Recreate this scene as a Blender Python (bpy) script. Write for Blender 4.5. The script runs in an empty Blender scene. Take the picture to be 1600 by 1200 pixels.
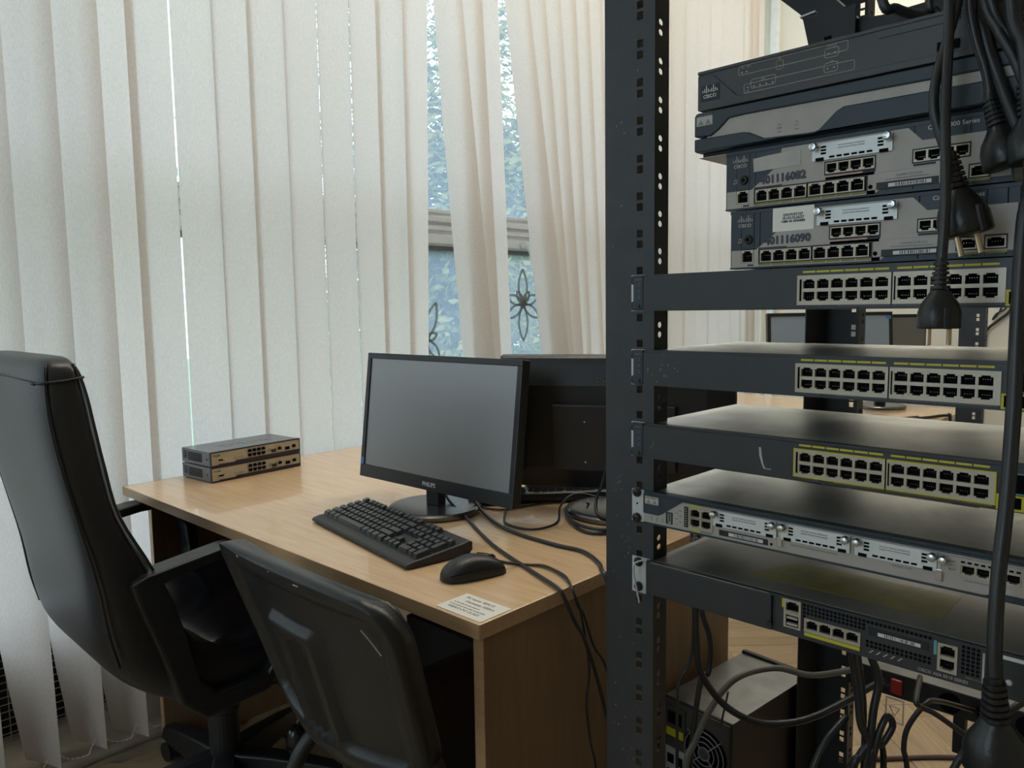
import bpy, bmesh, math, random
from mathutils import Vector, Matrix
random.seed(7)
S = bpy.context.scene
COL = S.collection

# ------------------------------------------------------------------ camera, world, sun, exposure
YAW, PIT, ROL = math.radians(45.8), math.radians(5.67), math.radians(.86)
fw = Vector((math.sin(YAW), math.cos(YAW), 0)); rt = Vector((math.cos(YAW), -math.sin(YAW), 0)); up = Vector((0, 0, 1))
F = fw*math.cos(PIT) - up*math.sin(PIT); U = fw*math.sin(PIT) + up*math.cos(PIT)
R_ = rt*math.cos(ROL) - U*math.sin(ROL); U_ = rt*math.sin(ROL) + U*math.cos(ROL)
cam = bpy.data.cameras.new('camera'); cam.sensor_width = 36; cam.lens = 1203/1600*36; cam.clip_start = .02
co = bpy.data.objects.new('camera', cam); COL.objects.link(co)
M = Matrix((R_, U_, -F)).transposed().to_4x4(); M.translation = Vector((0, 0, 1.2)); co.matrix_world = M
S.camera = co
S.view_settings.view_transform = 'Standard'; S.view_settings.look = 'None'
S.view_settings.gamma = 1; S.view_settings.use_curve_mapping = False
S.view_settings.exposure = 0.0
S.cycles.use_denoising = True
S.cycles.max_bounces = 10; S.cycles.diffuse_bounces = 5; S.cycles.transparent_max_bounces = 16
S.cycles.sample_clamp_indirect = 6
W = bpy.data.worlds.new('world'); S.world = W; W.use_nodes = True
bg = W.node_tree.nodes['Background']; bg.inputs[0].default_value = (.80, .90, 1, 1); bg.inputs[1].default_value = 3.55
sun = bpy.data.lights.new('sun', 'SUN'); sun.energy = 7; sun.color = (1, .88, .62); sun.angle = .01
so = bpy.data.objects.new('sun', sun); COL.objects.link(so)
so.rotation_euler = Vector((.35, .75, -.62)).to_track_quat('-Z', 'Y').to_euler()   # over the roof onto the trees
l = bpy.data.lights.new('window_portal', 'AREA'); l.shape = 'RECTANGLE'; l.size = 1.45; l.size_y = 1.95; l.cycles.is_portal = True
o = bpy.data.objects.new('window_portal', l); COL.objects.link(o); o.location = (-2.4, .625, 1.8); o.rotation_euler = (math.radians(90), 0, math.radians(-90))  # portal of the added left-wall window
for nm, x0, x1 in (('window_portal', -2.1, 3.1), ('window_portal', 3.32, 4.45)):
    l = bpy.data.lights.new(nm, 'AREA'); l.shape = 'RECTANGLE'; l.size = x1-x0; l.size_y = 2.85; l.cycles.is_portal = True
    o = bpy.data.objects.new(nm, l); COL.objects.link(o); o.location = ((x0+x1)/2, 2.74, 1.82); o.rotation_euler = (math.radians(-90), 0, 0)

# ------------------------------------------------------------------ materials
def mat(name, col, rough=.5, metal=0, spec=.5, noise=0, nscale=60, bump=0, bscale=200, coat=0):
    m = bpy.data.materials.new(name); m.use_nodes = True
    nt = m.node_tree; b = nt.nodes['Principled BSDF']
    b.inputs['Base Color'].default_value = (*col, 1); b.inputs['Roughness'].default_value = rough
    b.inputs['Metallic'].default_value = metal; b.inputs['Specular IOR Level'].default_value = spec
    b.inputs['Coat Weight'].default_value = coat
    if noise or bump:
        tc = nt.nodes.new('ShaderNodeTexCoord')
    if noise:
        n = nt.nodes.new('ShaderNodeTexNoise'); n.inputs['Scale'].default_value = nscale; n.inputs['Detail'].default_value = 6
        nt.links.new(tc.outputs['Object'], n.inputs['Vector'])
        r = nt.nodes.new('ShaderNodeMapRange'); r.inputs['From Min'].default_value = .3; r.inputs['From Max'].default_value = .7
        r.inputs['To Min'].default_value = 1-noise; r.inputs['To Max'].default_value = 1+noise
        nt.links.new(n.outputs['Fac'], r.inputs['Value'])
        mx = nt.nodes.new('ShaderNodeVectorMath'); mx.operation = 'SCALE'; mx.inputs[0].default_value = col
        nt.links.new(r.outputs[0], mx.inputs['Scale']); nt.links.new(mx.outputs[0], b.inputs['Base Color'])
    if bump:
        n = nt.nodes.new('ShaderNodeTexNoise'); n.inputs['Scale'].default_value = bscale; n.inputs['Detail'].default_value = 3
        nt.links.new(tc.outputs['Object'], n.inputs['Vector'])
        bp = nt.nodes.new('ShaderNodeBump'); bp.inputs['Strength'].default_value = bump; bp.inputs['Distance'].default_value = .002
        nt.links.new(n.outputs['Fac'], bp.inputs['Height']); nt.links.new(bp.outputs[0], b.inputs['Normal'])
    return m

def wood(name, c1, c2, axis='Y', rough=.3, scale=9, rand=0, coat=0):
    m = bpy.data.materials.new(name); m.use_nodes = True; nt = m.node_tree; b = nt.nodes['Principled BSDF']
    tc = nt.nodes.new('ShaderNodeTexCoord'); mp = nt.nodes.new('ShaderNodeMapping')
    sc = {'X': (1, 14, 14), 'Y': (14, 1, 14), 'Z': (14, 14, 1)}[axis]; mp.inputs['Scale'].default_value = sc
    nt.links.new(tc.outputs['Object'], mp.inputs['Vector'])
    n = nt.nodes.new('ShaderNodeTexNoise'); n.inputs['Scale'].default_value = scale; n.inputs['Detail'].default_value = 8; n.inputs['Roughness'].default_value = .65
    nt.links.new(mp.outputs[0], n.inputs['Vector'])
    cr = nt.nodes.new('ShaderNodeValToRGB'); cr.color_ramp.elements[0].position = .32; cr.color_ramp.elements[1].position = .7
    cr.color_ramp.elements[0].color = (*c1, 1); cr.color_ramp.elements[1].color = (*c2, 1)
    nt.links.new(n.outputs['Fac'], cr.inputs['Fac'])
    out = cr.outputs[0]
    if rand:
        oi = nt.nodes.new('ShaderNodeObjectInfo'); r = nt.nodes.new('ShaderNodeMapRange')
        r.inputs['To Min'].default_value = 1-rand; r.inputs['To Max'].default_value = 1+rand
        nt.links.new(oi.outputs['Random'], r.inputs['Value'])
        mx = nt.nodes.new('ShaderNodeVectorMath'); mx.operation = 'SCALE'
        nt.links.new(out, mx.inputs[0]); nt.links.new(r.outputs[0], mx.inputs['Scale']); out = mx.outputs[0]
    nt.links.new(out, b.inputs['Base Color']); b.inputs['Roughness'].default_value = rough; b.inputs['Coat Weight'].default_value = coat
    return m

def blind_mat():
    m = bpy.data.materials.new('blind_fabric'); m.use_nodes = True; nt = m.node_tree; nt.nodes.remove(nt.nodes['Principled BSDF'])
    out = nt.nodes['Material Output']; d = nt.nodes.new('ShaderNodeBsdfDiffuse'); t = nt.nodes.new('ShaderNodeBsdfTranslucent'); mx = nt.nodes.new('ShaderNodeMixShader')
    tc = nt.nodes.new('ShaderNodeTexCoord'); mp = nt.nodes.new('ShaderNodeMapping'); mp.inputs['Scale'].default_value = (430, 430, 120)
    n = nt.nodes.new('ShaderNodeTexNoise'); n.inputs['Scale'].default_value = 1; n.inputs['Detail'].default_value = 3
    cr = nt.nodes.new('ShaderNodeValToRGB'); cr.color_ramp.elements[0].position = .3; cr.color_ramp.elements[1].position = .7
    cr.color_ramp.elements[0].color = (.785, .71, .65, 1); cr.color_ramp.elements[1].color = (.895, .82, .76, 1)
    nt.links.new(tc.outputs['Object'], mp.inputs[0]); nt.links.new(mp.outputs[0], n.inputs['Vector']); nt.links.new(n.outputs['Fac'], cr.inputs['Fac'])
    dm = nt.nodes.new('ShaderNodeVectorMath'); dm.operation = 'SCALE'; dm.inputs['Scale'].default_value = .80
    nt.links.new(cr.outputs[0], dm.inputs[0]); nt.links.new(dm.outputs[0], d.inputs[0]); nt.links.new(cr.outputs[0], t.inputs[0])
    mx.inputs[0].default_value = .46
    nt.links.new(d.outputs[0], mx.inputs[1]); nt.links.new(t.outputs[0], mx.inputs[2]); nt.links.new(mx.outputs[0], out.inputs[0])
    return m

def glass_mat(name, veil):
    m = bpy.data.materials.new(name); m.use_nodes = True; nt = m.node_tree; nt.nodes.remove(nt.nodes['Principled BSDF'])
    out = nt.nodes['Material Output']; tr = nt.nodes.new('ShaderNodeBsdfTransparent'); tr.inputs[0].default_value = (.93, .96, .97, 1)
    gl = nt.nodes.new('ShaderNodeBsdfGlossy'); gl.inputs['Roughness'].default_value = .02
    fr = nt.nodes.new('ShaderNodeValue'); fr.outputs[0].default_value = .05
    a = nt.nodes.new('ShaderNodeMixShader'); nt.links.new(fr.outputs[0], a.inputs[0]); nt.links.new(tr.outputs[0], a.inputs[1]); nt.links.new(gl.outputs[0], a.inputs[2])
    tl = nt.nodes.new('ShaderNodeBsdfTranslucent'); tl.inputs[0].default_value = (.58, .74, .95, 1)  # bluish skylight haze tinted into the dirty panes
    n = nt.nodes.new('ShaderNodeTexNoise'); n.inputs['Scale'].default_value = 4; n.inputs['Detail'].default_value = 6
    r = nt.nodes.new('ShaderNodeMapRange'); r.inputs['To Min'].default_value = veil*.6; r.inputs['To Max'].default_value = veil*1.4
    nt.links.new(n.outputs['Fac'], r.inputs['Value'])
    b = nt.nodes.new('ShaderNodeMixShader'); nt.links.new(r.outputs[0], b.inputs[0]); nt.links.new(a.outputs[0], b.inputs[1]); nt.links.new(tl.outputs[0], b.inputs[2])
    nt.links.new(b.outputs[0], out.inputs[0]); return m

def thin_mat(name, c1, c2, f):
    m = bpy.data.materials.new(name); m.use_nodes = True; nt = m.node_tree; nt.nodes.remove(nt.nodes['Principled BSDF'])
    out = nt.nodes['Material Output']; d = nt.nodes.new('ShaderNodeBsdfDiffuse'); t = nt.nodes.new('ShaderNodeBsdfTranslucent'); mx = nt.nodes.new('ShaderNodeMixShader')
    d.inputs[0].default_value = (*c1, 1); t.inputs[0].default_value = (*c2, 1); mx.inputs[0].default_value = f
    nt.links.new(d.outputs[0], mx.inputs[1]); nt.links.new(t.outputs[0], mx.inputs[2]); nt.links.new(mx.outputs[0], out.inputs[0]); return m
def leaf_mat():
    m = bpy.data.materials.new('leaves'); m.use_nodes = True; nt = m.node_tree; nt.nodes.remove(nt.nodes['Principled BSDF'])
    out = nt.nodes['Material Output']; d = nt.nodes.new('ShaderNodeBsdfDiffuse'); t = nt.nodes.new('ShaderNodeBsdfTranslucent'); mx = nt.nodes.new('ShaderNodeMixShader')
    d.inputs[0].default_value = (.17, .18, .08, 1); t.inputs[0].default_value = (.26, .24, .07, 1); mx.inputs[0].default_value = .45
    nt.links.new(d.outputs[0], mx.inputs[1]); nt.links.new(t.outputs[0], mx.inputs[2]); nt.links.new(mx.outputs[0], out.inputs[0]); return m

def dusty(name, col, rough=.45, metal=0):
    # dark painted sheet metal with a settled film of pale dust and old stains
    m = bpy.data.materials.new(name); m.use_nodes = True; nt = m.node_tree; b = nt.nodes['Principled BSDF']
    tc = nt.nodes.new('ShaderNodeTexCoord'); n = nt.nodes.new('ShaderNodeTexNoise'); n.inputs['Scale'].default_value = 9; n.inputs['Detail'].default_value = 9; n.inputs['Distortion'].default_value = .8
    nt.links.new(tc.outputs['Object'], n.inputs['Vector'])
    cr = nt.nodes.new('ShaderNodeValToRGB'); cr.color_ramp.elements[0].position = .30; cr.color_ramp.elements[1].position = .62
    cr.color_ramp.elements[0].color = (*[c*.7 for c in col], 1); cr.color_ramp.elements[1].color = (*[c*1.25 for c in col], 1)
    nt.links.new(n.outputs['Fac'], cr.inputs['Fac']); nt.links.new(cr.outputs[0], b.inputs['Base Color'])
    b.inputs['Roughness'].default_value = rough; b.inputs['Metallic'].default_value = metal; return m

m_wall = mat('wall_paint', (.72, .70, .62), .7, noise=.03, nscale=3)
m_ceil = mat('ceiling_paint', (.75, .74, .70), .8)
m_plinth = mat('plinth_paint', (.42, .37, .29), .5, noise=.12, nscale=14)
m_frame = mat('window_paint', (.72, .74, .74), .45, noise=.06, nscale=20)
m_glass = glass_mat('pane_glass', .15); m_frost = thin_mat('frosted_sticker', (.7, .72, .72), (.36, .37, .37), .85)
m_blind = blind_mat(); m_chain = mat('chain_plastic', (.8, .78, .72), .35)
m_wire = mat('grille_wire', (.45, .40, .32), .5); m_dark = mat('niche_shade', (.01, .01, .01), .8)
m_floor = wood('parquet', (.33, .23, .135), (.47, .35, .225), 'X', .4, 7, rand=.14)
m_floorb = wood('floor_boards', (.33, .23, .135), (.47, .35, .225), 'X', .4, 7)
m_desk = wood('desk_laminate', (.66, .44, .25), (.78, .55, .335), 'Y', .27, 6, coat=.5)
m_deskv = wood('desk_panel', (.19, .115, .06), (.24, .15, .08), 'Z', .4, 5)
m_edge = wood('desk_edging', (.44, .28, .15), (.54, .36, .20), 'Y', .35, 5)
m_leather = mat('black_leather', (.014, .015, .017), .36, bump=.25, bscale=260)
m_seat = mat('black_seat_leather', (.016, .018, .028), .24, bump=.25, bscale=30)
m_plast = mat('black_plastic', (.014, .015, .016), .42, bump=.15, bscale=500)
m_plast2 = mat('worn_black_plastic', (.011, .0125, .0135), .36, noise=.2, nscale=30, bump=.2, bscale=300)
m_key = mat('key_plastic', (.042, .043, .046), .33); m_kbody = mat('keyboard_body', (.02, .021, .023), .45)
m_screen = mat('matte_screen', (.014, .015, .016), .42, spec=.5); m_screen.node_tree.nodes['Principled BSDF'].inputs['IOR'].default_value = 3.5; m_gloss = mat('gloss_black', (.012, .012, .014), .16)
m_bezel = mat('bezel_black', (.016, .017, .019), .33)
m_base = mat('base_gloss_black', (.02, .022, .025), .26); m_base.node_tree.nodes['Principled BSDF'].inputs['IOR'].default_value = 2.3
m_rack = mat('rack_paint', (.024, .027, .031), .45, bump=.1, bscale=400, noise=.15, nscale=30)
m_rackd = mat('rack_inner', (.008, .008, .010), .55)
m_hole = mat('port_dark', (.003, .003, .0035), .7, spec=.08)
m_portm = mat('port_metal', (.43, .39, .31), .4, metal=.35)
m_silver = mat('silver_face', (.37, .345, .31), .45, noise=.06, nscale=40)
m_slate = mat('slate_blue_plastic', (.013, .028, .038), .48)
m_slate2 = mat('dark_grey_plastic', (.038, .039, .041), .45)
m_swface = mat('switch_face', (.022, .026, .030), .42, noise=.08, nscale=30)
m_swtop = dusty('switch_top', (.52, .54, .53), .33, .72); m_swtopd = dusty('dark_top', (.13, .13, .125), .42, .4)
m_yel = mat('yellow_print', (.50, .45, .02), .5); m_yeld = mat('faded_yellow_film', (.19, .165, .014), .45, noise=.25, nscale=40)
m_pink = mat('pink_print', (.42, .27, .26), .5); m_white = mat('white_print', (.62, .62, .60), .5)
m_paper = mat('paper', (.78, .76, .70), .6); m_tape = mat('old_tape', (.42, .40, .36), .45, noise=.1, nscale=60)
m_ink = mat('ink', (.03, .03, .05), .5); m_pen = mat('purple_marker', (.035, .030, .055), .5); m_grey = mat('grey_print', (.20, .20, .20), .5)
m_grey2 = mat('dim_print', (.11, .11, .11), .5)
m_metal = mat('bright_steel', (.55, .57, .57), .22, metal=.95); m_plate = mat('pale_plate', (.62, .66, .65), .45, metal=.25)
m_steel = mat('ear_steel', (.50, .53, .54), .4, metal=.3); m_brass = mat('pin_metal', (.60, .47, .33), .25, metal=1)
m_cable = mat('cable_rubber', (.018, .019, .021), .38); m_cable2 = mat('cable_grey', (.13, .125, .11), .45); m_purple = mat('cable_brown', (.10, .06, .06), .5)
m_dl = mat('dlink_face', (.46, .41, .32), .42, metal=.2); m_dlb = mat('dlink_case', (.15, .165, .185), .38); m_dlk = mat('dlink_rim', (.02, .018, .03), .4)
m_blue = mat('blue_sticker', (.05, .20, .50), .4); m_red = mat('red_rocker', (.32, .02, .015), .35); m_teal = mat('teal_mark', (.10, .30, .33), .5)
m_tower = mat('tower_paint', (.015, .015, .0145), .5); m_towertop = dusty('tower_top', (.22, .22, .21), .36, .6); m_pcrear = mat('tower_rear', (.06, .055, .045), .5)
m_clear = mat('clear_flap', (.55, .48, .38), .2)
m_sscreen = mat('far_screen_reflection', (.30, .37, .44), .3); m_pipe = mat('pipe_paint', (.78, .76, .66), .35)  # far screen colour lightened to stand in for a window reflection
m_fill = bpy.data.materials.new('fill_diffuser'); m_fill.use_nodes = True  # glow of the added, unseen ceiling lights
_b = m_fill.node_tree.nodes['Principled BSDF']; _b.inputs['Emission Color'].default_value = (1, .93, .80, 1); _b.inputs['Emission Strength'].default_value = 29
m_bark = mat('bark', (.09, .065, .05), .9, noise=.3); m_leaf = leaf_mat(); m_grass = mat('grass', (.10, .16, .05), .9, noise=.3, nscale=2)

# ------------------------------------------------------------------ mesh helpers
class MB:
    def __init__(s): s.v = []; s.f = []; s.mi = []
    def add(s, vs, fs, m=0):
        b = len(s.v); s.v += [tuple(p) for p in vs]; s.f += [tuple(i+b for i in f) for f in fs]; s.mi += [m]*len(fs); return s
    def box(s, x0, x1, y0, y1, z0, z1, m=0):
        if x0 > x1: x0, x1 = x1, x0
        if y0 > y1: y0, y1 = y1, y0
        if z0 > z1: z0, z1 = z1, z0
        return s.add([(x0,y0,z0),(x1,y0,z0),(x1,y1,z0),(x0,y1,z0),(x0,y0,z1),(x1,y0,z1),(x1,y1,z1),(x0,y1,z1)],
                     [(0,3,2,1),(4,5,6,7),(0,1,5,4),(1,2,6,5),(2,3,7,6),(3,0,4,7)], m)
    def fb(s, u0, u1, v0, v1, d0, d1, m=0):            # box in a device's face frame: u to the right, v up, d inwards
        return s.box(d0, d1, -u1, -u0, v0, v1, m)
    def prism(s, poly, axis, a0, a1, m=0):              # polygon (2D) extruded along an axis
        n = len(poly)
        def P(p, a): return {'x': (a, p[0], p[1]), 'y': (p[0], a, p[1]), 'z': (p[0], p[1], a)}[axis]
        vs = [P(p, a0) for p in poly] + [P(p, a1) for p in poly]
        area = sum(poly[i][0]*poly[(i+1) % n][1] - poly[(i+1) % n][0]*poly[i][1] for i in range(n))
        flip = (area > 0) != (axis in 'xz'); 
        fs = [tuple(range(n))[::-1], tuple(range(n, 2*n))] + [(i, (i+1) % n, n+(i+1) % n, n+i) for i in range(n)]
        if (a1 < a0): flip = not flip
        if flip: fs = [f[::-1] for f in fs]
        return s.add(vs, fs, m)
    def fprism(s, poly, d0, d1, m=0):
        return s.prism([(-u, v) for u, v in poly], 'x', d0, d1, m)
    def tube(s, pts, r, n=8, closed=False, m=0, r1=None, sub=6, smooth=True):
        P = [Vector(p) for p in pts]
        if smooth and len(P) > 2: P = catmull(P, sub, closed)
        k = len(P); vs = []; prev = None
        for i in range(k):
            a = P[(i-1) % k] if (closed or i) else P[0]; b = P[(i+1) % k] if (closed or i < k-1) else P[-1]
            t = (b-a); t = t.normalized() if t.length > 1e-9 else Vector((0, 0, 1))
            if prev is None:
                q = Vector((0, 0, 1)) if abs(t.z) < .9 else Vector((1, 0, 0)); prev = (q - t*q.dot(t)).normalized()
            else:
                prev = (prev - t*prev.dot(t)); prev = prev.normalized() if prev.length > 1e-6 else t.orthogonal().normalized()
            w = t.cross(prev); rr = r if r1 is None else r + (r1-r)*i/(k-1)
            for j in range(n):
                an = 2*math.pi*j/n; vs.append(P[i] + prev*(rr*math.cos(an)) + w*(rr*math.sin(an)))
        fs = []
        for i in range(k if closed else k-1):
            for j in range(n):
                a = i*n; b = ((i+1) % k)*n; fs.append((a+j, a+(j+1) % n, b+(j+1) % n, b+j))
        if not closed: fs += [tuple(range(n))[::-1], tuple(range((k-1)*n, k*n))]
        return s.add(vs, fs, m)
    def lathe(s, prof, n=24, c=(0, 0, 0), axis='z', m=0):   # prof: (radius, height)
        vs = []; k = len(prof)
        for r, h in prof:
            for j in range(n):
                a = 2*math.pi*j/n; x, y = r*math.cos(a), r*math.sin(a)
                p = {'z': (x, y, h), 'x': (h, x, y), 'y': (y, h, x)}[axis]
                vs.append((p[0]+c[0], p[1]+c[1], p[2]+c[2]))
        fs = [(i*n+j, i*n+(j+1) % n, (i+1)*n+(j+1) % n, (i+1)*n+j) for i in range(k-1) for j in range(n)]
        fs += [tuple(range(n))[::-1], tuple(range((k-1)*n, k*n))]
        return s.add(vs, fs, m)
    def grid(s, fn, nu, nv, m=0, flip=False):
        vs = [fn(i/nu, j/nv) for j in range(nv+1) for i in range(nu+1)]
        fs = [(j*(nu+1)+i, j*(nu+1)+i+1, (j+1)*(nu+1)+i+1, (j+1)*(nu+1)+i) for j in range(nv) for i in range(nu)]
        if flip: fs = [f[::-1] for f in fs]
        return s.add(vs, fs, m)
    def loft(s, rings, m=0):
        n = len(rings[0]); vs = [p for r in rings for p in r]
        fs = [(i*n+j, i*n+(j+1) % n, (i+1)*n+(j+1) % n, (i+1)*n+j) for i in range(len(rings)-1) for j in range(n)]
        fs += [tuple(range(n))[::-1], tuple(range((len(rings)-1)*n, len(rings)*n))]
        return s.add(vs, fs, m)
    def mesh(s, name, *mats, smooth=False):
        me = bpy.data.meshes.new(name); me.from_pydata(s.v, [], s.f)
        for mm in mats: me.materials.append(mm)
        if len(mats) > 1: me.polygons.foreach_set('material_index', s.mi)
        if smooth: me.polygons.foreach_set('use_smooth', [True]*len(me.polygons))
        me.update(); return me
    def build(s, name, mats, parent=None, smooth=False, bevel=0, seg=2, label=None, fix=False, sub=0):
        mats = mats if isinstance(mats, (list, tuple)) else [mats]
        me = s.mesh(name, *mats, smooth=smooth)
        if fix:
            bm = bmesh.new(); bm.from_mesh(me); bmesh.ops.recalc_face_normals(bm, faces=bm.faces); bm.to_mesh(me); bm.free()
        return link(name, me, parent, bevel, seg, label, sub)

def link(name, me, parent=None, bevel=0, seg=2, label=None, sub=0):
    o = bpy.data.objects.new(name, me); COL.objects.link(o)
    if parent: o.parent = parent
    if bevel:
        b = o.modifiers.new('bevel', 'BEVEL'); b.width = bevel; b.segments = seg; b.limit_method = 'ANGLE'; b.angle_limit = math.radians(40)
    if sub:
        b = o.modifiers.new('sub', 'SUBSURF'); b.levels = sub; b.render_levels = sub
    if label: o['label'] = label
    return o

def catmull(P, sub=6, closed=False):
    out = []; n = len(P)
    for i in range(n if closed else n-1):
        p0 = P[(i-1) % n] if (closed or i) else P[0]*2-P[1]; p1 = P[i]; p2 = P[(i+1) % n]
        p3 = P[(i+2) % n] if (closed or i+2 < n) else P[-1]*2-P[-2]
        for k in range(sub):
            t = k/sub
            out.append(.5*((2*p1)+(p2-p0)*t+(2*p0-5*p1+4*p2-p3)*t*t+(3*p1-p0-3*p2+p3)*t**3))
    if not closed: out.append(P[-1])
    return out

def thing(name, label, cat, loc=(0, 0, 0), rz=0, rx=0, group=None):
    o = bpy.data.objects.new(name, None); COL.objects.link(o); o.location = loc; o.rotation_euler = (rx, 0, rz); o.empty_display_size = .05
    return tag(o, label, cat, group)
def tag(o, label, cat, group=None):
    o['label'] = label; o['category'] = cat
    if group: o['group'] = group
    return o
def struct(o): o['kind'] = 'structure'; return o
def stuff(o): o['kind'] = 'stuff'; return o
def dup(root, loc, label, rz=None):
    r = root.copy(); COL.objects.link(r); r.location = loc; r['label'] = label
    if rz is not None: r.rotation_euler = (0, 0, rz)
    for ch in list(root.children):
        c = ch.copy(); COL.objects.link(c); c.parent = r
        for g in list(ch.children):
            d = g.copy(); COL.objects.link(d); d.parent = c
    return r

FACE = Matrix(((0, 0, -1), (-1, 0, 0), (0, 1, 0)))            # text x -> -Y, y -> Z, normal -X
def text(s, size, m, parent, u, v, d=-.0006, name='lettering', align='LEFT', rot=None, ext=.0001, sx=1, pos=None, tilt=0, bold=0):
    c = bpy.data.curves.new('lettering', 'FONT'); c.body = s; c.size = size; c.extrude = ext; c.align_x = align; c.resolution_u = 2; c.offset = bold
    t = bpy.data.objects.new('tmp', c); COL.objects.link(t)
    bpy.context.view_layer.update()
    me = bpy.data.meshes.new_from_object(t.evaluated_get(bpy.context.evaluated_depsgraph_get()))
    bpy.data.objects.remove(t); bpy.data.curves.remove(c)
    R3 = (rot or FACE); T = R3 @ Matrix.Rotation(tilt, 3, 'Z') @ Matrix.Diagonal((sx, 1, 1))
    p = Vector(pos) if pos else Vector((d, -u, v))
    for vv in me.vertices: vv.co = T @ vv.co + p
    me.materials.clear(); me.materials.append(m); me.update()
    return link(name, me, parent)

def panel_cut(mb, u0, u1, v0, v1, d0, d1, cuts, m=0):         # plate with rectangular openings
    us = sorted(set([u0, u1] + [min(max(c[i], u0), u1) for c in cuts for i in (0, 1)]))
    for a, b in zip(us, us[1:]):
        if b-a < 1e-6: continue
        mid = (a+b)/2; segs = sorted([(max(c[2], v0), min(c[3], v1)) for c in cuts if c[0] < mid < c[1]])
        z = v0
        for s0, s1 in segs:
            if s0 > z: mb.fb(a, b, z, s0, d0, d1, m)
            z = max(z, s1)
        if z < v1: mb.fb(a, b, z, v1, d0, d1, m)

_ports = {}
def port_mesh(w, h, upn=True, depth=.008):
    k = (round(w, 5), round(h, 5), upn)
    if k in _ports: return _ports[k]
    mb = MB(); t = w*.075; nh = h*.22; nw = w*.26
    # frame: local u in 0..w, v in 0..h ; keyhole opening with a tab notch at the top (or bottom)
    sg = (lambda a, b: (a, b)) if upn else (lambda a, b: (h-b, h-a))
    def q(u0, u1, v0, v1, d0=0, d1=.004, m=0): a, b = sg(v0, v1); mb.fb(u0, u1, a, b, d0, d1, m)
    q(0, t, 0, h); q(w-t, w, 0, h); q(t, w-t, 0, t)
    q(t, w/2-nw, h-nh, h-nh*.35); q(w/2+nw, w-t, h-nh, h-nh*.35); q(t, w-t, h-t, h)
    q(t, w-t, t, h-t, depth*.75, depth*.8, 1)
    for i in range(4): q(w*(.26+.14*i), w*(.26+.14*i)+w*.035, h*.55, h*.58, .004, depth*.7, 2)
    _ports[k] = mb.mesh('port', m_portm, m_hole, m_brass); return _ports[k]
def port(parent, u, v, w, h, upn=True, d=0):
    o = link('port', port_mesh(w, h, upn), parent); o.location = (d, -u, v); return o

_screws = {}
def screw(parent, u, v, r, m, d=0, h=.004, name='screw'):
    k = (r, m.name, h)
    if k not in _screws:
        mb = MB()
        if h > .008: mb.lathe([(r*.55, 0), (r*.55, -h*.30), (r, -h*.34), (r, -h*.80), (r*.8, -h*.95), (r*.2, -h)], 16, axis='x')
        else: mb.lathe([(r, 0), (r, -h*.5), (r*.75, -h*.9), (r*.2, -h)], 12, axis='x')
        mb.fb(-r*.6, r*.6, -r*.1, r*.1, -h*1.02, -h*.9)
        _screws[k] = mb.mesh('screw', m, smooth=False)
    o = link(name, _screws[k], parent); o.location = (d, -u, v); return o

# ------------------------------------------------------------------ room shell
LW0, LW1 = -.1, 1.35                                            # unseen window added in the left wall to light the room
YW = 2.56                                                      # plane of the window joinery
fl = struct(MB().box(-2.2, 5.2, -3.6, 2.75, -.10, -.012).build('floor', m_floorb))
_pl = MB().box(-.21, .21, -.035, .035, -.012, 0).mesh('plank', m_floor)
_pl2 = None
def planks():
    L, w = .42, .07; k = 0
    c45 = math.cos(math.pi/4)
    for i in range(-34, 60):
        for j in range(-10, 12):
            for typ in (0, 1):
                # herringbone laid on the diagonal of the room
                if typ == 0: px, py, a = i*w + j*2*L*.5 + .21, i*w - j*2*L*.5 + .035, 0
                else: px, py, a = i*w + j*2*L*.5 - .035, i*w - j*2*L*.5 + .21, math.pi/2
                x = (px-py)*c45 + 1.5; y = (px+py)*c45 + .2
                inside = (.15 < x < 3.5 and -.15 < y < 2.10)
                if not inside: continue
                if (x < .95 and y < .75): continue
                o = link('plank', _pl, fl); o.location = (x, y, random.uniform(-.0006, .0004)); o.rotation_euler = (0, 0, a + math.pi/4 + random.uniform(-.002, .002))
                o.scale = (.996, .985, 1); k += 1
    return k
NPL = planks()
struct(MB().box(-2.2, 5.2, -3.6, 2.75, 3.45, 3.55).build('ceiling', m_ceil))
wl = MB().box(-2.3, -2.2, -3.6, LW0, -.1, 3.55).box(-2.3, -2.2, LW1, 2.75, -.1, 3.55).box(-2.3, -2.2, LW0, LW1, -.1, .85).box(-2.3, -2.2, LW0, LW1, 2.75, 3.55)
struct(wl.build('wall_left', m_wall))
struct(MB().box(-2.3, 5.2, -3.7, -3.6, -.1, 3.55).build('wall_back', m_wall))
struct(MB().box(4.62, 4.74, -3.6, 2.75, -.012, 3.45).build('wall_right', m_wall))
wf = MB()                                                      # outer wall with two window openings
wf.box(-2.2, 5.2, 2.50, 2.75, -.1, .40); wf.box(-2.2, 5.2, 2.50, 2.75, 3.25, 3.55)
for a, b in ((-2.2, -2.1), (3.1, 3.32), (4.45, 5.2)): wf.box(a, b, 2.44, 2.75, .40, 3.25)
struct(wf.build('wall_window', m_wall))
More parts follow.
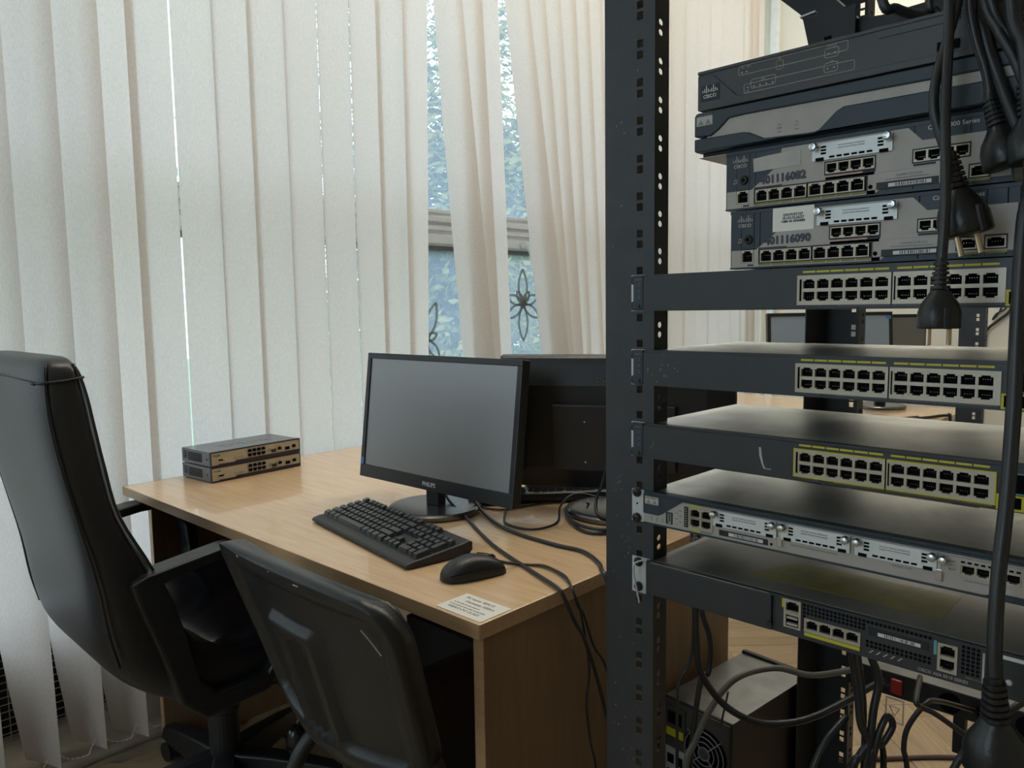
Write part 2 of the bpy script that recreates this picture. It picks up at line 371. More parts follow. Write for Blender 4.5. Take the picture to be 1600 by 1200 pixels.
# windows: frame with a deep moulded transom, panes
def window(nm, x0, x1, muls):
    fr = MB()
    fr.box(x0, x1, YW-.02, YW+.07, .40, .48); fr.box(x0, x1, YW, YW+.07, 3.19, 3.25)
    w = struct(fr.build(nm, m_frame, bevel=.004))
    for a in [x0] + muls + [x1-.09]:
        MB().box(a, a+.09, YW+.002, YW+.068, .48, 3.19).build('frame_post', m_frame, w, bevel=.006)
    tr = MB().box(x0+.02, x1-.02, YW+.004, YW+.066, 1.467, 1.623).box(x0+.02, x1-.02, YW-.012, YW+.004, 1.477, 1.517).box(x0+.02, x1-.02, YW-.008, YW+.004, 1.533, 1.555).box(x0+.02, x1-.02, YW-.016, YW+.004, 1.568, 1.594).box(x0+.02, x1-.02, YW-.004, YW+.004, 1.607, 1.625)
    tr.build('transom', m_frame, w, bevel=.004)
    MB().box(x0+.02, x1-.02, YW+.0, YW+.06, 1.450, 1.467).build('pane_seal', mat('rubber_seal', (.10, .11, .11), .6), w)
    e = [x0+.09] + [q for a in muls for q in (a, a+.09)] + [x1-.09]
    for a, b in zip(e[::2], e[1::2]):
        MB().box(a, b, YW+.034, YW+.038, .48, 1.452).build('pane', m_glass, w)
        MB().box(a, b, YW+.034, YW+.038, 1.62, 3.19).build('pane', m_glass, w)
    return w
w1 = window('window_1', -2.1, 3.1, [-1.0, .10, 1.25, 2.43])
window('window_2', 3.32, 4.45, [])
fr = MB().box(-2.28, -2.22, LW0, LW1, .85, .93).box(-2.28, -2.22, LW0, LW1, 2.67, 2.75).box(-2.28, -2.22, LW0, LW0+.08, .93, 2.67).box(-2.28, -2.22, LW1-.08, LW1, .93, 2.67).box(-2.28, -2.22, (LW0+LW1)/2-.04, (LW0+LW1)/2+.04, .93, 2.67)
w3 = struct(fr.build('fill_window', m_frame))  # added window out of view, brings skylight onto the rack fronts
MB().box(-2.252, -2.248, LW0+.08, (LW0+LW1)/2-.04, .93, 2.67).build('pane', m_glass, w3); MB().box(-2.252, -2.248, (LW0+LW1)/2+.04, LW1-.08, .93, 2.67).build('pane', m_glass, w3)
# row of unseen ceiling lights, added to brighten the room
for i, (lx, ly) in enumerate(((3.95, 1.30), (2.6, 1.30), (1.25, 1.45))):
    t = thing('fill_light', ('added ceiling light out of view, nearest the far end wall', 'added ceiling light out of view, in the middle of the row of three', 'added ceiling light out of view, over the desk with the two monitors')[i], 'light', (lx, ly, 3.37))
    MB().box(-.62, .62, -.09, .09, .02, .08).build('housing', m_frame, t); MB().box(-.60, .60, -.075, .075, .0, .02).build('diffuser', m_fill, t)
# casement lever
mb = MB(); mb.tube([(2.70, YW-.012, 1.49), (2.705, YW-.045, 1.495), (2.72, YW-.055, 1.47), (2.745, YW-.05, 1.39)], .014, 10)
mb.build('window_handle', m_frame, w1, smooth=True)
# pale etched flower ornaments on the lower panes
def petal(mb, cx, cz, ang, l, wd, y):
    for sgn in (1, -1):
        pts = []
        for i in range(9):
            t = i/8; a = l*t; b = sgn*wd*math.sin(math.pi*t)**.9
            pts.append((cx + a*math.cos(ang)-b*math.sin(ang), y, cz + a*math.sin(ang)+b*math.cos(ang)))
        mb.tube(pts, .0055, 5, smooth=False)
def flower(x, z, s, angs):
    mb = MB()
    for a, l, wd in angs: petal(mb, x, z, math.radians(a), l*s, wd*s, YW+.031)
    mb.lathe([(.018*s, -.002), (.022*s, .002)], 10, (x, YW+.03, z), 'y')
    mb.build('flower_ornament', m_frost, w1)
flower(2.75, 1.216, 1.05, [(90, .16, .028), (270, .17, .03), (20, .11, .02), (160, .11, .02), (330, .13, .022), (210, .13, .022), (55, .07, .015), (125, .07, .015)])
flower(2.137, 1.068, 1.05, [(70, .16, .026), (110, .08, .02), (150, .12, .03), (215, .12, .03), (260, .12, .02), (310, .11, .02), (20, .06, .015)])
# plinth under the blinds with moulded edge, radiator grille behind
pl = MB().box(-2.1, 3.2, 2.160, 2.44, -.012, .030).box(-2.1, 3.2, 2.150, 2.44, -.012, .012)
pl.prism([(2.152, .030), (2.165, .040), (2.175, .040), (2.44, .040), (2.44, .02), (2.152, .02)], 'x', -2.1, 3.2)
struct(pl.build('trim_1', m_plinth))
struct(MB().box(-2.1, 4.6, 2.43, 2.50, .03, .395).build('trim_2', m_plinth))
struct(MB().box(-1.2, 4.5, 2.255, 2.555, .372, .395).build('trim_3', m_frame, bevel=.005))
g = thing('radiator_grille', 'wire mesh radiator grille behind the lower ends of the blinds', 'grille', (.2, 2.37, .04))
mb = MB()
for k in range(52): mb.box(-1.0+k*.0215*1.55, -1.0+k*.0215*1.55+.0022, -.001, .001, 0, .33)
for k in range(16): mb.box(-1.0, .72, -.0022, 0, .012+k*.0205, .0138+k*.0205)
stuff(mb.build('wire_mesh', m_wire, g))
MB().box(-1.02, .74, -.006, .006, .325, .34).box(-1.02, .74, -.006, .006, -.0, .010).build('frame', m_plinth, g)
struct(MB().box(-2.1, 4.6, 2.424, 2.43, .03, .375).build('niche_shade_sheet', m_dark))  # dark sheet standing in for the shade behind the grille
# heating pipe in the far corner
p = thing('heating_pipe', 'pale vertical heating pipe in the corner past the far blind', 'pipe', (4.463, 2.20, -.012))
MB().tube([(0, 0, 0), (0, 0, 1.9), (.005, .01, 2.03), (.04, .03, 2.09), (.135, .04, 2.10)], .028, 14, sub=4).build('pipe', m_pipe, p, smooth=True)
MB().lathe([(.04, 1.3), (.04, 1.33)], 14).build('clip', m_pipe, p)

struct(MB().box(4.585, 4.62, 2.185, 2.235, -.012, 3.45).build('trim_5', m_frame, bevel=.004))
# ------------------------------------------------------------------ outside: ground and trees
struct(MB().box(-30, 60, 2.9, 70, -3.1, -3.0).build('ground', m_grass))
def tree(loc, h, rad, n, label, lz, seed):
    t = thing('tree', label, 'tree', loc); rnd = random.Random(seed)
    tr = MB().tube([(0, 0, 0), (.1, .05, h*.4), (-.05, 0, h*.7), (0, 0, h)], .16, 8, r1=.04)
    for k in range(9):
        a = rnd.uniform(0, 6.28); z0 = h*rnd.uniform(.3, .8); l = rad*rnd.uniform(.6, 1)
        tr.tube([(0, 0, z0), (l*.5*math.cos(a), l*.5*math.sin(a), z0+.3), (l*math.cos(a), l*math.sin(a), z0+rnd.uniform(.2, 1.0))], .05, 6, r1=.01, sub=3)
    tr.build('trunk', m_bark, t, smooth=True)
    fo = MB(); cl = [(rnd.gauss(0, .5)*rad, rnd.gauss(0, .45)*rad, lz+rnd.gauss(0, .42)*h*.62, rnd.uniform(.25, .6)) for _ in range(90)]
    for i in range(n):
        cx, cy, cz, r = rnd.choice(cl)
        c = Vector((cx+rnd.gauss(0, r), cy+rnd.gauss(0, r), cz+rnd.gauss(0, r*.7)))
        if c.z < .3: continue
        a = Vector((rnd.gauss(0, 1), rnd.gauss(0, 1), rnd.gauss(0, .6))).normalized(); b = a.orthogonal().normalized(); s = rnd.uniform(.05, .10)
        m_ = a.cross(b)*s*.18
        fo.add([c-a*s, c-b*s*.55+m_, c+a*s, c+b*s*.55+m_], [(0, 1, 2), (0, 2, 3)])
    stuff(fo.build('foliage', m_leaf, t))
tree((7.0, 8.0, -3), 6.0, 1.7, 26000, 'leafy sunlit tree seen through the gap left of the leaning blinds', 5.0, 3)
tree((11.6, 10.2, -3), 5.0, 1.8, 20000, 'leafy tree seen through the narrow gap among the leaning blinds', 4.2, 5)

# ------------------------------------------------------------------ vertical blinds
def slat(parent, z0, z1, fn, nz=10, bulge=.007, wd=.127):
    # fn(z) -> (reference edge x, y, angle, which) ; angle > 0 brings the left edge into the room
    mb = MB(); vs = []; nx = 6
    for k in range(nz+1):
        z = z0 + (z1-z0)*k/nz; x, y, th, right = fn(z)
        c, s_ = math.cos(th), math.sin(th)
        cx = x - c*wd/2 if right else x + c*wd/2
        for i in range(nx+1):
            t = (i/nx-.5); bz = -bulge*(1-4*t*t)
            vs.append((cx + t*wd*c + bz*s_*1, y + t*wd*s_ + bz*c, z))
    fs = [(k*(nx+1)+i, k*(nx+1)+i+1, (k+1)*(nx+1)+i+1, (k+1)*(nx+1)+i) for k in range(nz) for i in range(nx)]
    mb.add(vs, fs); return mb.build('slat', m_blind, parent, smooth=True)
YB = 2.172; R = math.radians
vb = thing('vertical_blind', 'cream fabric vertical blind over the near window, gaping and leaning right of the monitor', 'blind')
MB().box(-1.3, 3.25, 2.145, 2.195, 3.26, 3.30).build('head_rail', m_frame, vb)
lefts = [-1.206+.114*i for i in range(13)] + [.280, .396, .512, .619, .724]     # right edges of the opened slats, turned into the room
for i, e in enumerate(lefts):
    slat(vb, .066 + .006*math.sin(i*2.1), 3.26, lambda z, e=e, i=i: (e, YB-.024, -R(21 + 3*math.sin(i*1.7) + 45*max(0, (.72-z)/.66)), True), nz=16)
edges = [.703, .806, .9225, 1.038, 1.146, 1.262, 1.382, 1.502, 1.606, 1.700]
for i, e in enumerate(edges):
    if i == 9: f = lambda z, e=e: (e + (z-1.06)*.012, YB, R(20 - 12*(z-1.06)/1.2), False)
    elif i == 1: f = lambda z, e=e: (e, YB, R(.2), False)
    else: f = lambda z, e=e, k=i: (e, YB-.001*(k % 2), R(2.2 + (k % 3)*.5), False)
    slat(vb, .068 + .005*math.sin(i*1.3), 3.26, f, wd=(.125 if i == 0 else .1135 if i == 1 else .127 if i == 9 else .1215), bulge=.003)
# displaced slats right of the gap: right edges given at z 2.35 and 1.04
for i, (xt, xb, tt, tb) in enumerate([(1.990, 2.105, -8, -30), (2.093, 2.155, -10, -16), (2.178, 2.220, -10, -12), (2.365, 2.555, -8, -26), (2.460, 2.605, -10, -14), (2.555, 2.675, -10, -12), (2.655, 2.735, -9, -11), (2.745, 2.830, -9, -10), (2.840, 2.925, -8, -9), (2.94, 3.01, -8, -8), (3.05, 3.10, -6, -6), (3.16, 3.19, -6, -6)]):
    f = lambda z, a=(xt, xb, tt, tb): ((lambda t: (a[1]+(a[0]-a[1])*t, YB, R(a[3]+(a[2]-a[3])*t), True))(min(1.70, max(-.75, (z-1.04)/1.31))))
    slat(vb, .07, 3.26, f)
ch = MB()                                                      # beaded chain that ties the slat ends together
def chain(pts):
    P = catmull([Vector(p) for p in pts], 8)
    ch.tube(P, .0008, 4, smooth=False)
    for q in P[::2]: ch.lathe([(.0006, -.0022), (.0024, 0), (.0006, .0022)], 6, q)
ends = lefts[8:] + [.83, .93]
for a, b in zip(ends, ends[1:]):
    chain([(a-.004, YB-.03, .098), (a+.022, YB-.055, .074), ((a+b)/2+.01, YB-.065, .068), (b-.03, YB-.055, .078), (b-.004, YB-.03, .098)])
ch.build('bead_chain', m_chain, vb)
vf = thing('vertical_blind', 'cream fabric vertical blind over the far window behind the server rack', 'blind')
MB().box(3.22, 4.38, 2.145, 2.195, 3.26, 3.30).build('head_rail', m_frame, vf)
for i, e in enumerate([3.26, 3.39, 3.505, 3.64, 3.76, 3.885, 4.00, 4.105, 4.175, 4.235]):
    slat(vf, .07, 3.26, lambda z, e=e, i=i: (e + .004*math.sin(i), YB, R(-7-(i*7 % 4)), False))

# ------------------------------------------------------------------ desk
ZD = .75
dk = thing('desk', 'beech laminate office desk carrying the monitors, under the window blinds', 'desk', (.724, .7765, 0), R(.73))
MB().box(.0008, .815, 0, 1.338, .727, .7492).build('tabletop', m_desk, dk, bevel=.0015)
MB().box(-.0012, .0008, 0, 1.338, .7265, .7495).box(0, .815, -.0015, 0, .7265, .7495).box(0, .815, 1.338, 1.3395, .7265, .7495).build('edge_banding', m_edge, dk, bevel=.0006)
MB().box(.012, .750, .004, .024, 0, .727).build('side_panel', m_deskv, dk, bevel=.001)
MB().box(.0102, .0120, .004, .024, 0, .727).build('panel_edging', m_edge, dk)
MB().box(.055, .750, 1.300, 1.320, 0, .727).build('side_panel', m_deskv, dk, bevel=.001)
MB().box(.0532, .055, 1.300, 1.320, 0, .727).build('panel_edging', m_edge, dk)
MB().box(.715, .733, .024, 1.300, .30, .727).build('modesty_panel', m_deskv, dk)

# ------------------------------------------------------------------ monitors (screen looks along local -x)
DESKTXT = Matrix(((0, 0, -1), (-1, 0, 0), (0, 1, 0)))
def monitor(name, label, base, rz, tilt, off, maker, w=.506, h=.300, back=True, screen=None, foot=.104, zb=.048, group=None):
    t = thing(name, label, 'monitor', base, rz, group=group)
    A = Matrix.Translation((off, 0, zb)) @ Matrix.Rotation(tilt, 4, 'Y')
    def place(o): o.matrix_local = A; return o
    body = MB()
    rings = []
    for x, k in ((0, 0), (.018, 0), (.024, .004), (.030, .016), (.046, .06)):
        rings.append([(x, w/2-k, k*.9), (x, w/2-k, h-k), (x, -w/2+k, h-k), (x, -w/2+k, k*.9)])
    body.loft(rings)
    place(body.build('housing', m_plast if back else m_bezel, t, bevel=.0025, fix=True))
    bz = MB(); b, bb = .0135, .030
    bz.box(-.004, .002, -w/2, w/2, h-b, h).box(-.004, .002, -w/2, w/2, 0, bb).box(-.004, .002, w/2-b, w/2, bb, h-b).box(-.004, .002, -w/2, -w/2+b, bb, h-b)
    place(bz.build('bezel', m_bezel, t, bevel=.0012))
    place(MB().box(-.0012, .001, -w/2+b, w/2-b, bb, h-b).build('screen', screen or m_screen, t))
    if maker:
        place(text(maker, .0135, m_white, t, 0, .009, -.0043, align='CENTER', bold=.0002))
        place(MB().box(-.0044, -.004, w/2-.013, w/2-.003, .030, .046).build('energy_sticker', m_blue, t))
        place(MB().box(-.0012, -.0002, -w/2+b, w/2-b, bb-.001, bb).build('bezel_trim', m_grey, t))
    bk = MB().box(.044, .062, -.13, .13, .055, .20)
    bk.box(.030, .034, -w/2+.06, w/2-.06, .196, .199)
    place(bk.build('back_cover', m_plast, t, bevel=.004))
    if back:
        RB = Matrix(((0, 0, 1), (1, 0, 0), (0, 1, 0)))
        place(text(maker, .022, m_grey2, t, 0, 0, rot=RB, pos=(.0465, .0, .243), align='CENTER'))
        for zz in (.165, .075): place(MB().lathe([(.002, .0), (.002, .001)], 8, (.0625, -.06, zz), 'x').build('back_screw', m_white, t))
    MB().box(off+.006, off+.030, -.021, .021, .012, .10).build('neck', m_plast, t, bevel=.004)
    MB().lathe([(foot-.003, 0), (foot, .003), (foot, .010), (foot-.004, .0135), (foot-.012, .0145), (.001, .0145)], 56, (0, 0, 0)).build('base', m_base, t, smooth=False)
    return t
monitor('monitor', 'black desktop monitor with its screen to the viewer, behind the keyboard at the desk front', (1.088, 1.305, .75), R(1.5), .127, -.014, 'PHILIPS')
monitor('monitor', 'black monitor turned away, seen from the back, partly hidden by the rack post', (1.335, .990, .75), R(180+29), .116, -.045, 'PHILIPS')

# ------------------------------------------------------------------ keyboards
_km = {}
def keyboard(label, loc, rz, w=.405, d=.142):
    t = thing('keyboard', label, 'keyboard', loc, rz)          # local x right along the front edge, y away, seen from the user
    sec = [(0, .003), (.004, .009), (.020, .0125), (.024, .0125), (d-.018, .024), (d-.010, .026), (d, .024), (d, .008), (d-.01, .0), (.012, 0)]
    b = MB().prism(sec, 'x', 0, w); b.build('body', m_kbody, t, bevel=.0025)
    rows = [(.026, [1.25, 1.25, 1.25, 6.25, 1.25, 1.25, 1.25, 1.25]), (.0435, [2.25]+[1]*10+[2.75]), (.061, [1.75]+[1]*11+[2.25]), (.0785, [1.5]+[1]*12+[1.5]), (.096, [1]*13+[2]), (.1165, [1, -.6, 1, 1, 1, 1, -.4, 1, 1, 1, 1, -.4, 1, 1, 1, 1, -.2])]
    un = (w-.012)/22.7; kd = .0155
    def key(x, y, wk, dk=kd):
        k = (round(wk, 2), round(dk, 4))
        if k not in _km:
            a = wk*un; mb = MB(); i = .0009; tp = .0028
            lo = [(i, i, 0), (a-i, i, 0), (a-i, dk-i, 0), (i, dk-i, 0)]; hi = [(i+tp*.6, i+tp, .0075), (a-i-tp*.6, i+tp, .0075), (a-i-tp*.6, dk-i-tp*.3, .0088), (i+tp*.6, dk-i-tp*.3, .0088)]
            mb.loft([lo, hi]); _km[k] = mb.mesh('key', m_key)
        o = link('key', _km[k], t); o.location = (x, y, .0125 + (y-.024)*.1155); o.rotation_euler = (math.atan(.1155), 0, 0)
    for y, ws in rows:
        x = .006
        for wk in ws:
            if wk > 0: key(x, y, wk)
            x += abs(wk)*un
    nx = .006+15.3*un
    for i in range(3):
        for y in (.0785, .096, .1165): key(nx+i*un, y, 1)
        key(nx+i*un, .026, 1)
    key(nx+un, .0435, 1)
    px = .006+18.6*un
    key(px, .026, 2); key(px+2*un, .026, 1); key(px+3*un, .026, 1, kd+.0175)
    for y in (.0435, .061, .0785):
        for i in range(3): key(px+i*un, y, 1)
    key(px+3*un, .061, 1, kd+.0175)
    for i in range(4): key(px+i*un, .096, 1)
    return t
keyboard('black full size keyboard in front of the monitor whose screen faces the viewer', (.8535, 1.437, .75), math.atan2(-.4045, -.0592))
keyboard('black keyboard lying beyond the turned-away monitor at the back of the desk', (1.56, 1.117, .75), math.atan2(.645, -.76))

# mouse
t = thing('mouse', 'black computer mouse on the desk beside the keyboard', 'mouse', (.857, .934, .75), math.atan2(-.034, .111))
rings = []
prof = [(-.057, .10, .004), (-.054, .55, .014), (-.045, .80, .024), (-.03, .95, .033), (-.012, 1.0, .0375), (.008, .98, .037), (.028, .92, .032), (.045, .84, .024), (.053, .74, .017), (.057, .60, .010)]
for x, wf_, hh in prof:
    r = []
    for k in range(16):
        a = 2*math.pi*k/16; ca, sa = math.cos(a), math.sin(a)
        yy = .0305*wf_*math.copysign(abs(ca)**.75, ca); z = (hh*abs(sa)**.8) if sa >= 0 else -.0
        if sa < 0: yy *= .96; z = .0 if hh < .006 else 0.0
        r.append((x, yy, z))
    rings.append(r)
MB().loft(rings).build('shell', m_plast, t, smooth=True, fix=True, sub=1)
MB().lathe([(.002, -.003), (.008, -.002), (.009, 0), (.008, .002), (.002, .003)], 16, (.036, 0, .0225), 'y').build('wheel', m_kbody, t, smooth=True)
MB().tube([(.010, .0008, .0375), (.030, .0008, .0322), (.045, .0008, .0246)], .0008, 5).build('button_seam', m_hole, t)
MB().tube([(-.05, -.020, .012), (-.02, -.0285, .016), (.02, -.0285, .0165), (.05, -.023, .011)], .0008, 5).build('side_seam', m_hole, t)

# paper note taped on the desk corner
t = thing('paper_note', 'small white printed card stuck on the front right desk corner', 'note', (.7285, .7785, .7496), R(.73))
MB().box(.002, .068, .003, .100, 0, .0004).build('card', m_paper, t)
RD = Matrix(((0, 1, 0), (-1, 0, 0), (0, 0, 1)))               # lies flat, lines run along -y
for s_, z_, x_, y_ in (('PC name: 409CO', .0085, .054, .088), ('Username: GEEKA', .0080, .042, .078), ('GEEKO-PC-CLASS', .0085, .014, .088)):
    text(s_, z_, m_ink, t, 0, 0, rot=RD, pos=(x_, y_, .0005), ext=.00003, bold=.0001)
mb = MB()
for r, (y0, y1) in enumerate(((.036, .092), (.027, .093))):
    yy = y1; k = 0
    while yy > y0:
        l_ = .004 + .003*((k*7) % 3); mb.box(.032-.008*r, .0345-.008*r, yy-l_, yy, .0004, .0005); yy -= l_+.0016; k += 1
stuff(mb.build('fine_print', m_grey, t))

# ------------------------------------------------------------------ two small firewalls stacked at the window end of the desk
def small_firewall(label, loc, rz):
    t = thing('firewall_box', label, 'network device', loc, rz)   # local x along the face, face at y=0 looking -y
    w, d, h = .279, .150, .040
    MB().box(.001, w-.001, .004, d, .001, h).build('case', m_dlb, t, bevel=.0015)
    rim = MB().box(0, w, -.001, .006, 0, .004).box(0, w, -.001, .006, h-.0028, h+.0005).box(0, .0025, -.001, .006, .004, h-.0028).box(w-.0025, w, -.001, .006, .004, h-.0028)
    rim.prism([(0, .004), (.02, .004), (.024, .006), (.068, .006), (.074, .0095), (w, .0095), (w, .004)], 'y', -.0012, -.0005)
    rim.build('face_rim', m_dlk, t)
    MB().box(.0025, w-.0025, -.0004, .004, .004, h-.0028).build('face_plate', m_dl, t)
    RT = Matrix(((1, 0, 0), (0, 0, -1), (0, 1, 0)))
    text('D-Link', .0075, m_ink, t, 0, 0, rot=RT, pos=(.007, -.0006, .0275), bold=.0002)
    mb = MB(); mb.prism([(.018, .0135), (.037, .0135), (.036, .0205), (.019, .0205)], 'y', -.0028, 0); mb.lathe([(.0022, -.003), (.0022, 0)], 8, (.0135, 0, .017), 'y'); mb.lathe([(.0022, -.003), (.0022, 0)], 8, (.0415, 0, .017), 'y')
    mb.build('serial_port', m_metal, t)
    MB().prism([(.0205, .0148), (.0345, .0148), (.0338, .0192), (.0212, .0192)], 'y', -.0032, -.0026).build('serial_socket', m_hole, t)
    MB().box(.107, .166, -.0012, 0, .0105, .0350).build('port_plate', m_silver, t)
    def hole(x, z, n=1):
        q = MB()
        q.box(x, x+.0112, -.0024, -.0010, z, z+.0070); q.box(x+.0034, x+.0078, -.0024, -.0010, z+.0065*(n > 0)-.002*(n < 0), z+.0065*(n > 0)+.002*(n > 0))
        return q.build('port', m_hole, t)
    for i in range(4): hole(.1095+i*.0140, .025); hole(.1095+i*.0140, .0140, -1)
    mb = MB()
    for k in range(7):
        mb.box(.172+k*.0042, .1745+k*.0042, -.0008, 0, .016, .022+.004*math.sin(k*1.3))
    mb.build('port_print', m_grey, t)
    MB().box(.184, .198, -.003, 0, .0130, .0215).build('plug_cover', m_dlk, t)
    for x in (.2040, .2520): hole(x, .0175)
    MB().box(.2290, .2420, -.003, 0, .014, .022).build('usb_port', m_hole, t)
    mb = MB()
    for k in range(5): mb.box(.068+k*.007, .070+k*.007, -.0008, 0, .012, .018)
    mb.build('status_print', m_grey, t)
    mb = MB()
    for r in range(5): mb.box(-.0002, .001, .045, .115, .010+r*.0048, .0122+r*.0048)
    for r in range(4): mb.box(-.0002, .001, .122, .138, .014+r*.0055, .0158+r*.0055)
    mb.build('side_vents', m_hole, t)
    RU = Matrix(((1, 0, 0), (0, 1, 0), (0, 0, 1)))
    text('D-Link', .055, m_grey2, t, 0, 0, rot=RU, pos=(.07, .050, h+.0001), ext=.00005)
    for sx in (.02, .25):
        for sy in (.02, .13): screw_flat(t, -.0005 if sx < .1 else w-.0005, sy, .02)
    return t
def screw_flat(t, x, y, z):
    MB().lathe([(.0022, -.0008), (.0022, .0006)], 8, (x, y, z), 'x').build('case_screw', m_dlk, t)
d1 = small_firewall('lower of the two small beige-fronted network boxes stacked on the desk', (.876, 1.962, .750), R(5.2))
dup(d1, (.8765, 1.9625, .7915), 'upper of the two small beige-fronted network boxes stacked on the desk')

# ------------------------------------------------------------------ cables on the desk
def cable(name, label, pts, r=.0032, m=None, group=None, n=7):
    o = MB().tube(pts, r, n).build(name, m or m_cable, smooth=True); return tag(o, label, 'cable', group)
Z = .7535
cable('power_cable', 'black power cable from the facing monitor crossing the desk and dropping over its right edge', [(1.135, 1.31, .80), (1.12, 1.30, .775), (1.079, 1.188, Z), (.99, 1.02, Z), (.933, .869, Z), (.901, .785, Z+.001), (.897, .766, .745), (.915, .758, .70), (.938, .757, .663), (.971, .757, .586), (1.0, .757, .50), (1.04, .75, .38), (1.08, .74, .2), (1.10, .73, .01)], .0034)
cable('video_cable', 'black video cable curving from behind the facing monitor to the rack post', [(1.15, 1.26, .79), (1.138, 1.205, .757), (1.082, 1.076, Z), (1.068, .944, Z), (1.072, .869, Z), (1.041, .808, Z), (1.014, .780, Z), (1.005, .764, .745), (1.018, .756, .70), (1.04, .756, .6), (1.07, .75, .4), (1.1, .74, .2), (1.11, .70, .01)], .0038)
cable('keyboard_cable', 'thin black cable from the front keyboard running behind the mouse and over the desk edge', [(.948, 1.14, .765), (.965, 1.11, Z-.001), (.927, 1.022, Z-.001), (.94, .921, Z-.001), (.968, .87, Z-.001), (.949, .813, Z), (.930, .781, Z), (.921, .765, .745), (.926, .760, .72), (.939, .760, .706), (.963, .758, .644), (1.0, .757, .58), (1.03, .755, .4), (1.05, .75, .1), (1.05, .74, .01)], .0022)
cable('mouse_cable', 'thin black mouse cable looping off the desk edge and hanging down', [(.913, .917, .762), (.947, .904, Z-.001), (.965, .868, Z), (.95, .812, Z+.002), (.932, .783, Z), (.918, .764, .748), (.928, .759, .72), (.938, .758, .68), (.946, .757, .64), (.950, .757, .60), (.941, .756, .55), (.952, .756, .48), (.965, .756, .43), (.97, .754, .3), (.97, .75, .01)], .0022)
cable('loose_cable', 'thin cable running along the desk in front of the far keyboard', [(1.10, 1.29, .752), (1.161, 1.256, .7525), (1.19, 1.185, .7525), (1.31, 1.16, .7525), (1.366, 1.115, .7525), (1.35, 1.065, .7525), (1.30, 1.04, .77)], .0022)
cable('loose_cable', 'black cable winding around the base of the turned-away monitor', [(1.42, .93, .753), (1.39, 1.055, .76), (1.335, 1.10, .775), (1.24, 1.065, .772), (1.186, 1.029, .7525), (1.116, 1.037, .7525), (1.115, 1.109, .7525), (1.20, 1.19, .7525), (1.23, 1.21, .7525)], .0024)
cable('coiled_cable', 'black coil of cable beside the base of the turned-away monitor', [(1.26, .86, .7535), (1.175, .925, .7535), (1.20, 1.0, .7545), (1.275, 1.075, .758), (1.33, 1.105, .7535), (1.25, 1.06, .7605), (1.19, .985, .7605), (1.185, .915, .7605), (1.26, .85, .7605)], .0036)
cable('signal_cable', 'black cable hanging from the back of the turned-away monitor', [(1.30, .985, .86), (1.28, .985, .82), (1.262, .985, .79), (1.24, .955, .768), (1.27, .875, .7675), (1.34, .84, .7555)], .0036)

# ------------------------------------------------------------------ high-back office chair (faces +x)
oc = thing('office_chair', 'black leather high-back office chair at the left, pushed half under the desk', 'chair', (.79, 1.775, 0))
def interp(tab, z):
    for a, b in zip(tab, tab[1:]):
        lo, hi = (a, b) if a[0] <= b[0] else (b, a)
        if lo[0] <= z <= hi[0]:
            t = (z-lo[0])/(hi[0]-lo[0] or 1); return [lo[i]+(hi[i]-lo[i])*t for i in range(1, len(lo))]
    return list(tab[0][1:] if abs(z-tab[0][0]) < abs(z-tab[-1][0]) else tab[-1][1:])
bt = [(1.124, -.378, -.352, .170), (1.121, -.392, -.342, .215), (1.110, -.402, -.334, .238), (1.09, -.407, -.327, .248), (1.05, -.409, -.319, .254), (1.0, -.406, -.312, .257), (.92, -.394, -.300, .260), (.82, -.374, -.280, .262), (.70, -.350, -.225, .264), (.60, -.337, -.195, .264), (.53, -.322, -.150, .262), (.48, -.296, -.04, .260), (.44, -.258, .10, .258), (.41, -.218, .19, .255), (.385, -.175, .20, .248), (.368, -.130, .18, .235), (.358, -.08, .14, .20)]
rings = []
for z, xr, xf, w in bt:
    cx, hx = (xr+xf)/2, (xf-xr)/2; r = []
    for k in range(64):
        a = 2*math.pi*k/64; ca, sa = math.cos(a), math.sin(a)
        r.append((cx + hx*math.copysign(abs(ca)**.5, ca), w*math.copysign(abs(sa)**.30, sa), z))
    rings.append(r)
fine = []
for i in range(len(rings)-1):
    p0, p1, p2, p3 = rings[max(i-1, 0)], rings[i], rings[i+1], rings[min(i+2, len(rings)-1)]
    for q in range(3):
        t_ = q/3; fine.append([tuple(.5*((2*b_[c])+(c_[c]-a_[c])*t_+(2*a_[c]-5*b_[c]+4*c_[c]-d_[c])*t_*t_+(3*b_[c]-a_[c]-3*c_[c]+d_[c])*t_**3) for c in range(3)) for a_, b_, c_, d_ in zip(p0, p1, p2, p3)])
fine.append(rings[-1])
b = MB().loft(fine).build('backrest', m_leather, oc, smooth=True, fix=True)
sm = MB()
for front in (0, 1):
    for sgn in (1, -1):
        sm.tube([((xf if front else xr)+(-.012 if front else .012), sgn*(w*.985), z) for z, xr, xf, w in bt[2:11]], .0030, 6, sub=4)
sm.tube([(-.4095, -.235, 1.078), (-.4105, -.1, 1.081), (-.4105, .1, 1.081), (-.4095, .235, 1.078)], .0026, 6)
for sgn in (1, -1): sm.tube([(-.408, sgn*.232, 1.079), (-.397, sgn*.2500, 1.080), (-.365, sgn*.2525, 1.082), (-.333, sgn*.247, 1.086)], .0026, 6)
sm.build('piping', m_leather, oc, smooth=True)
rings = []
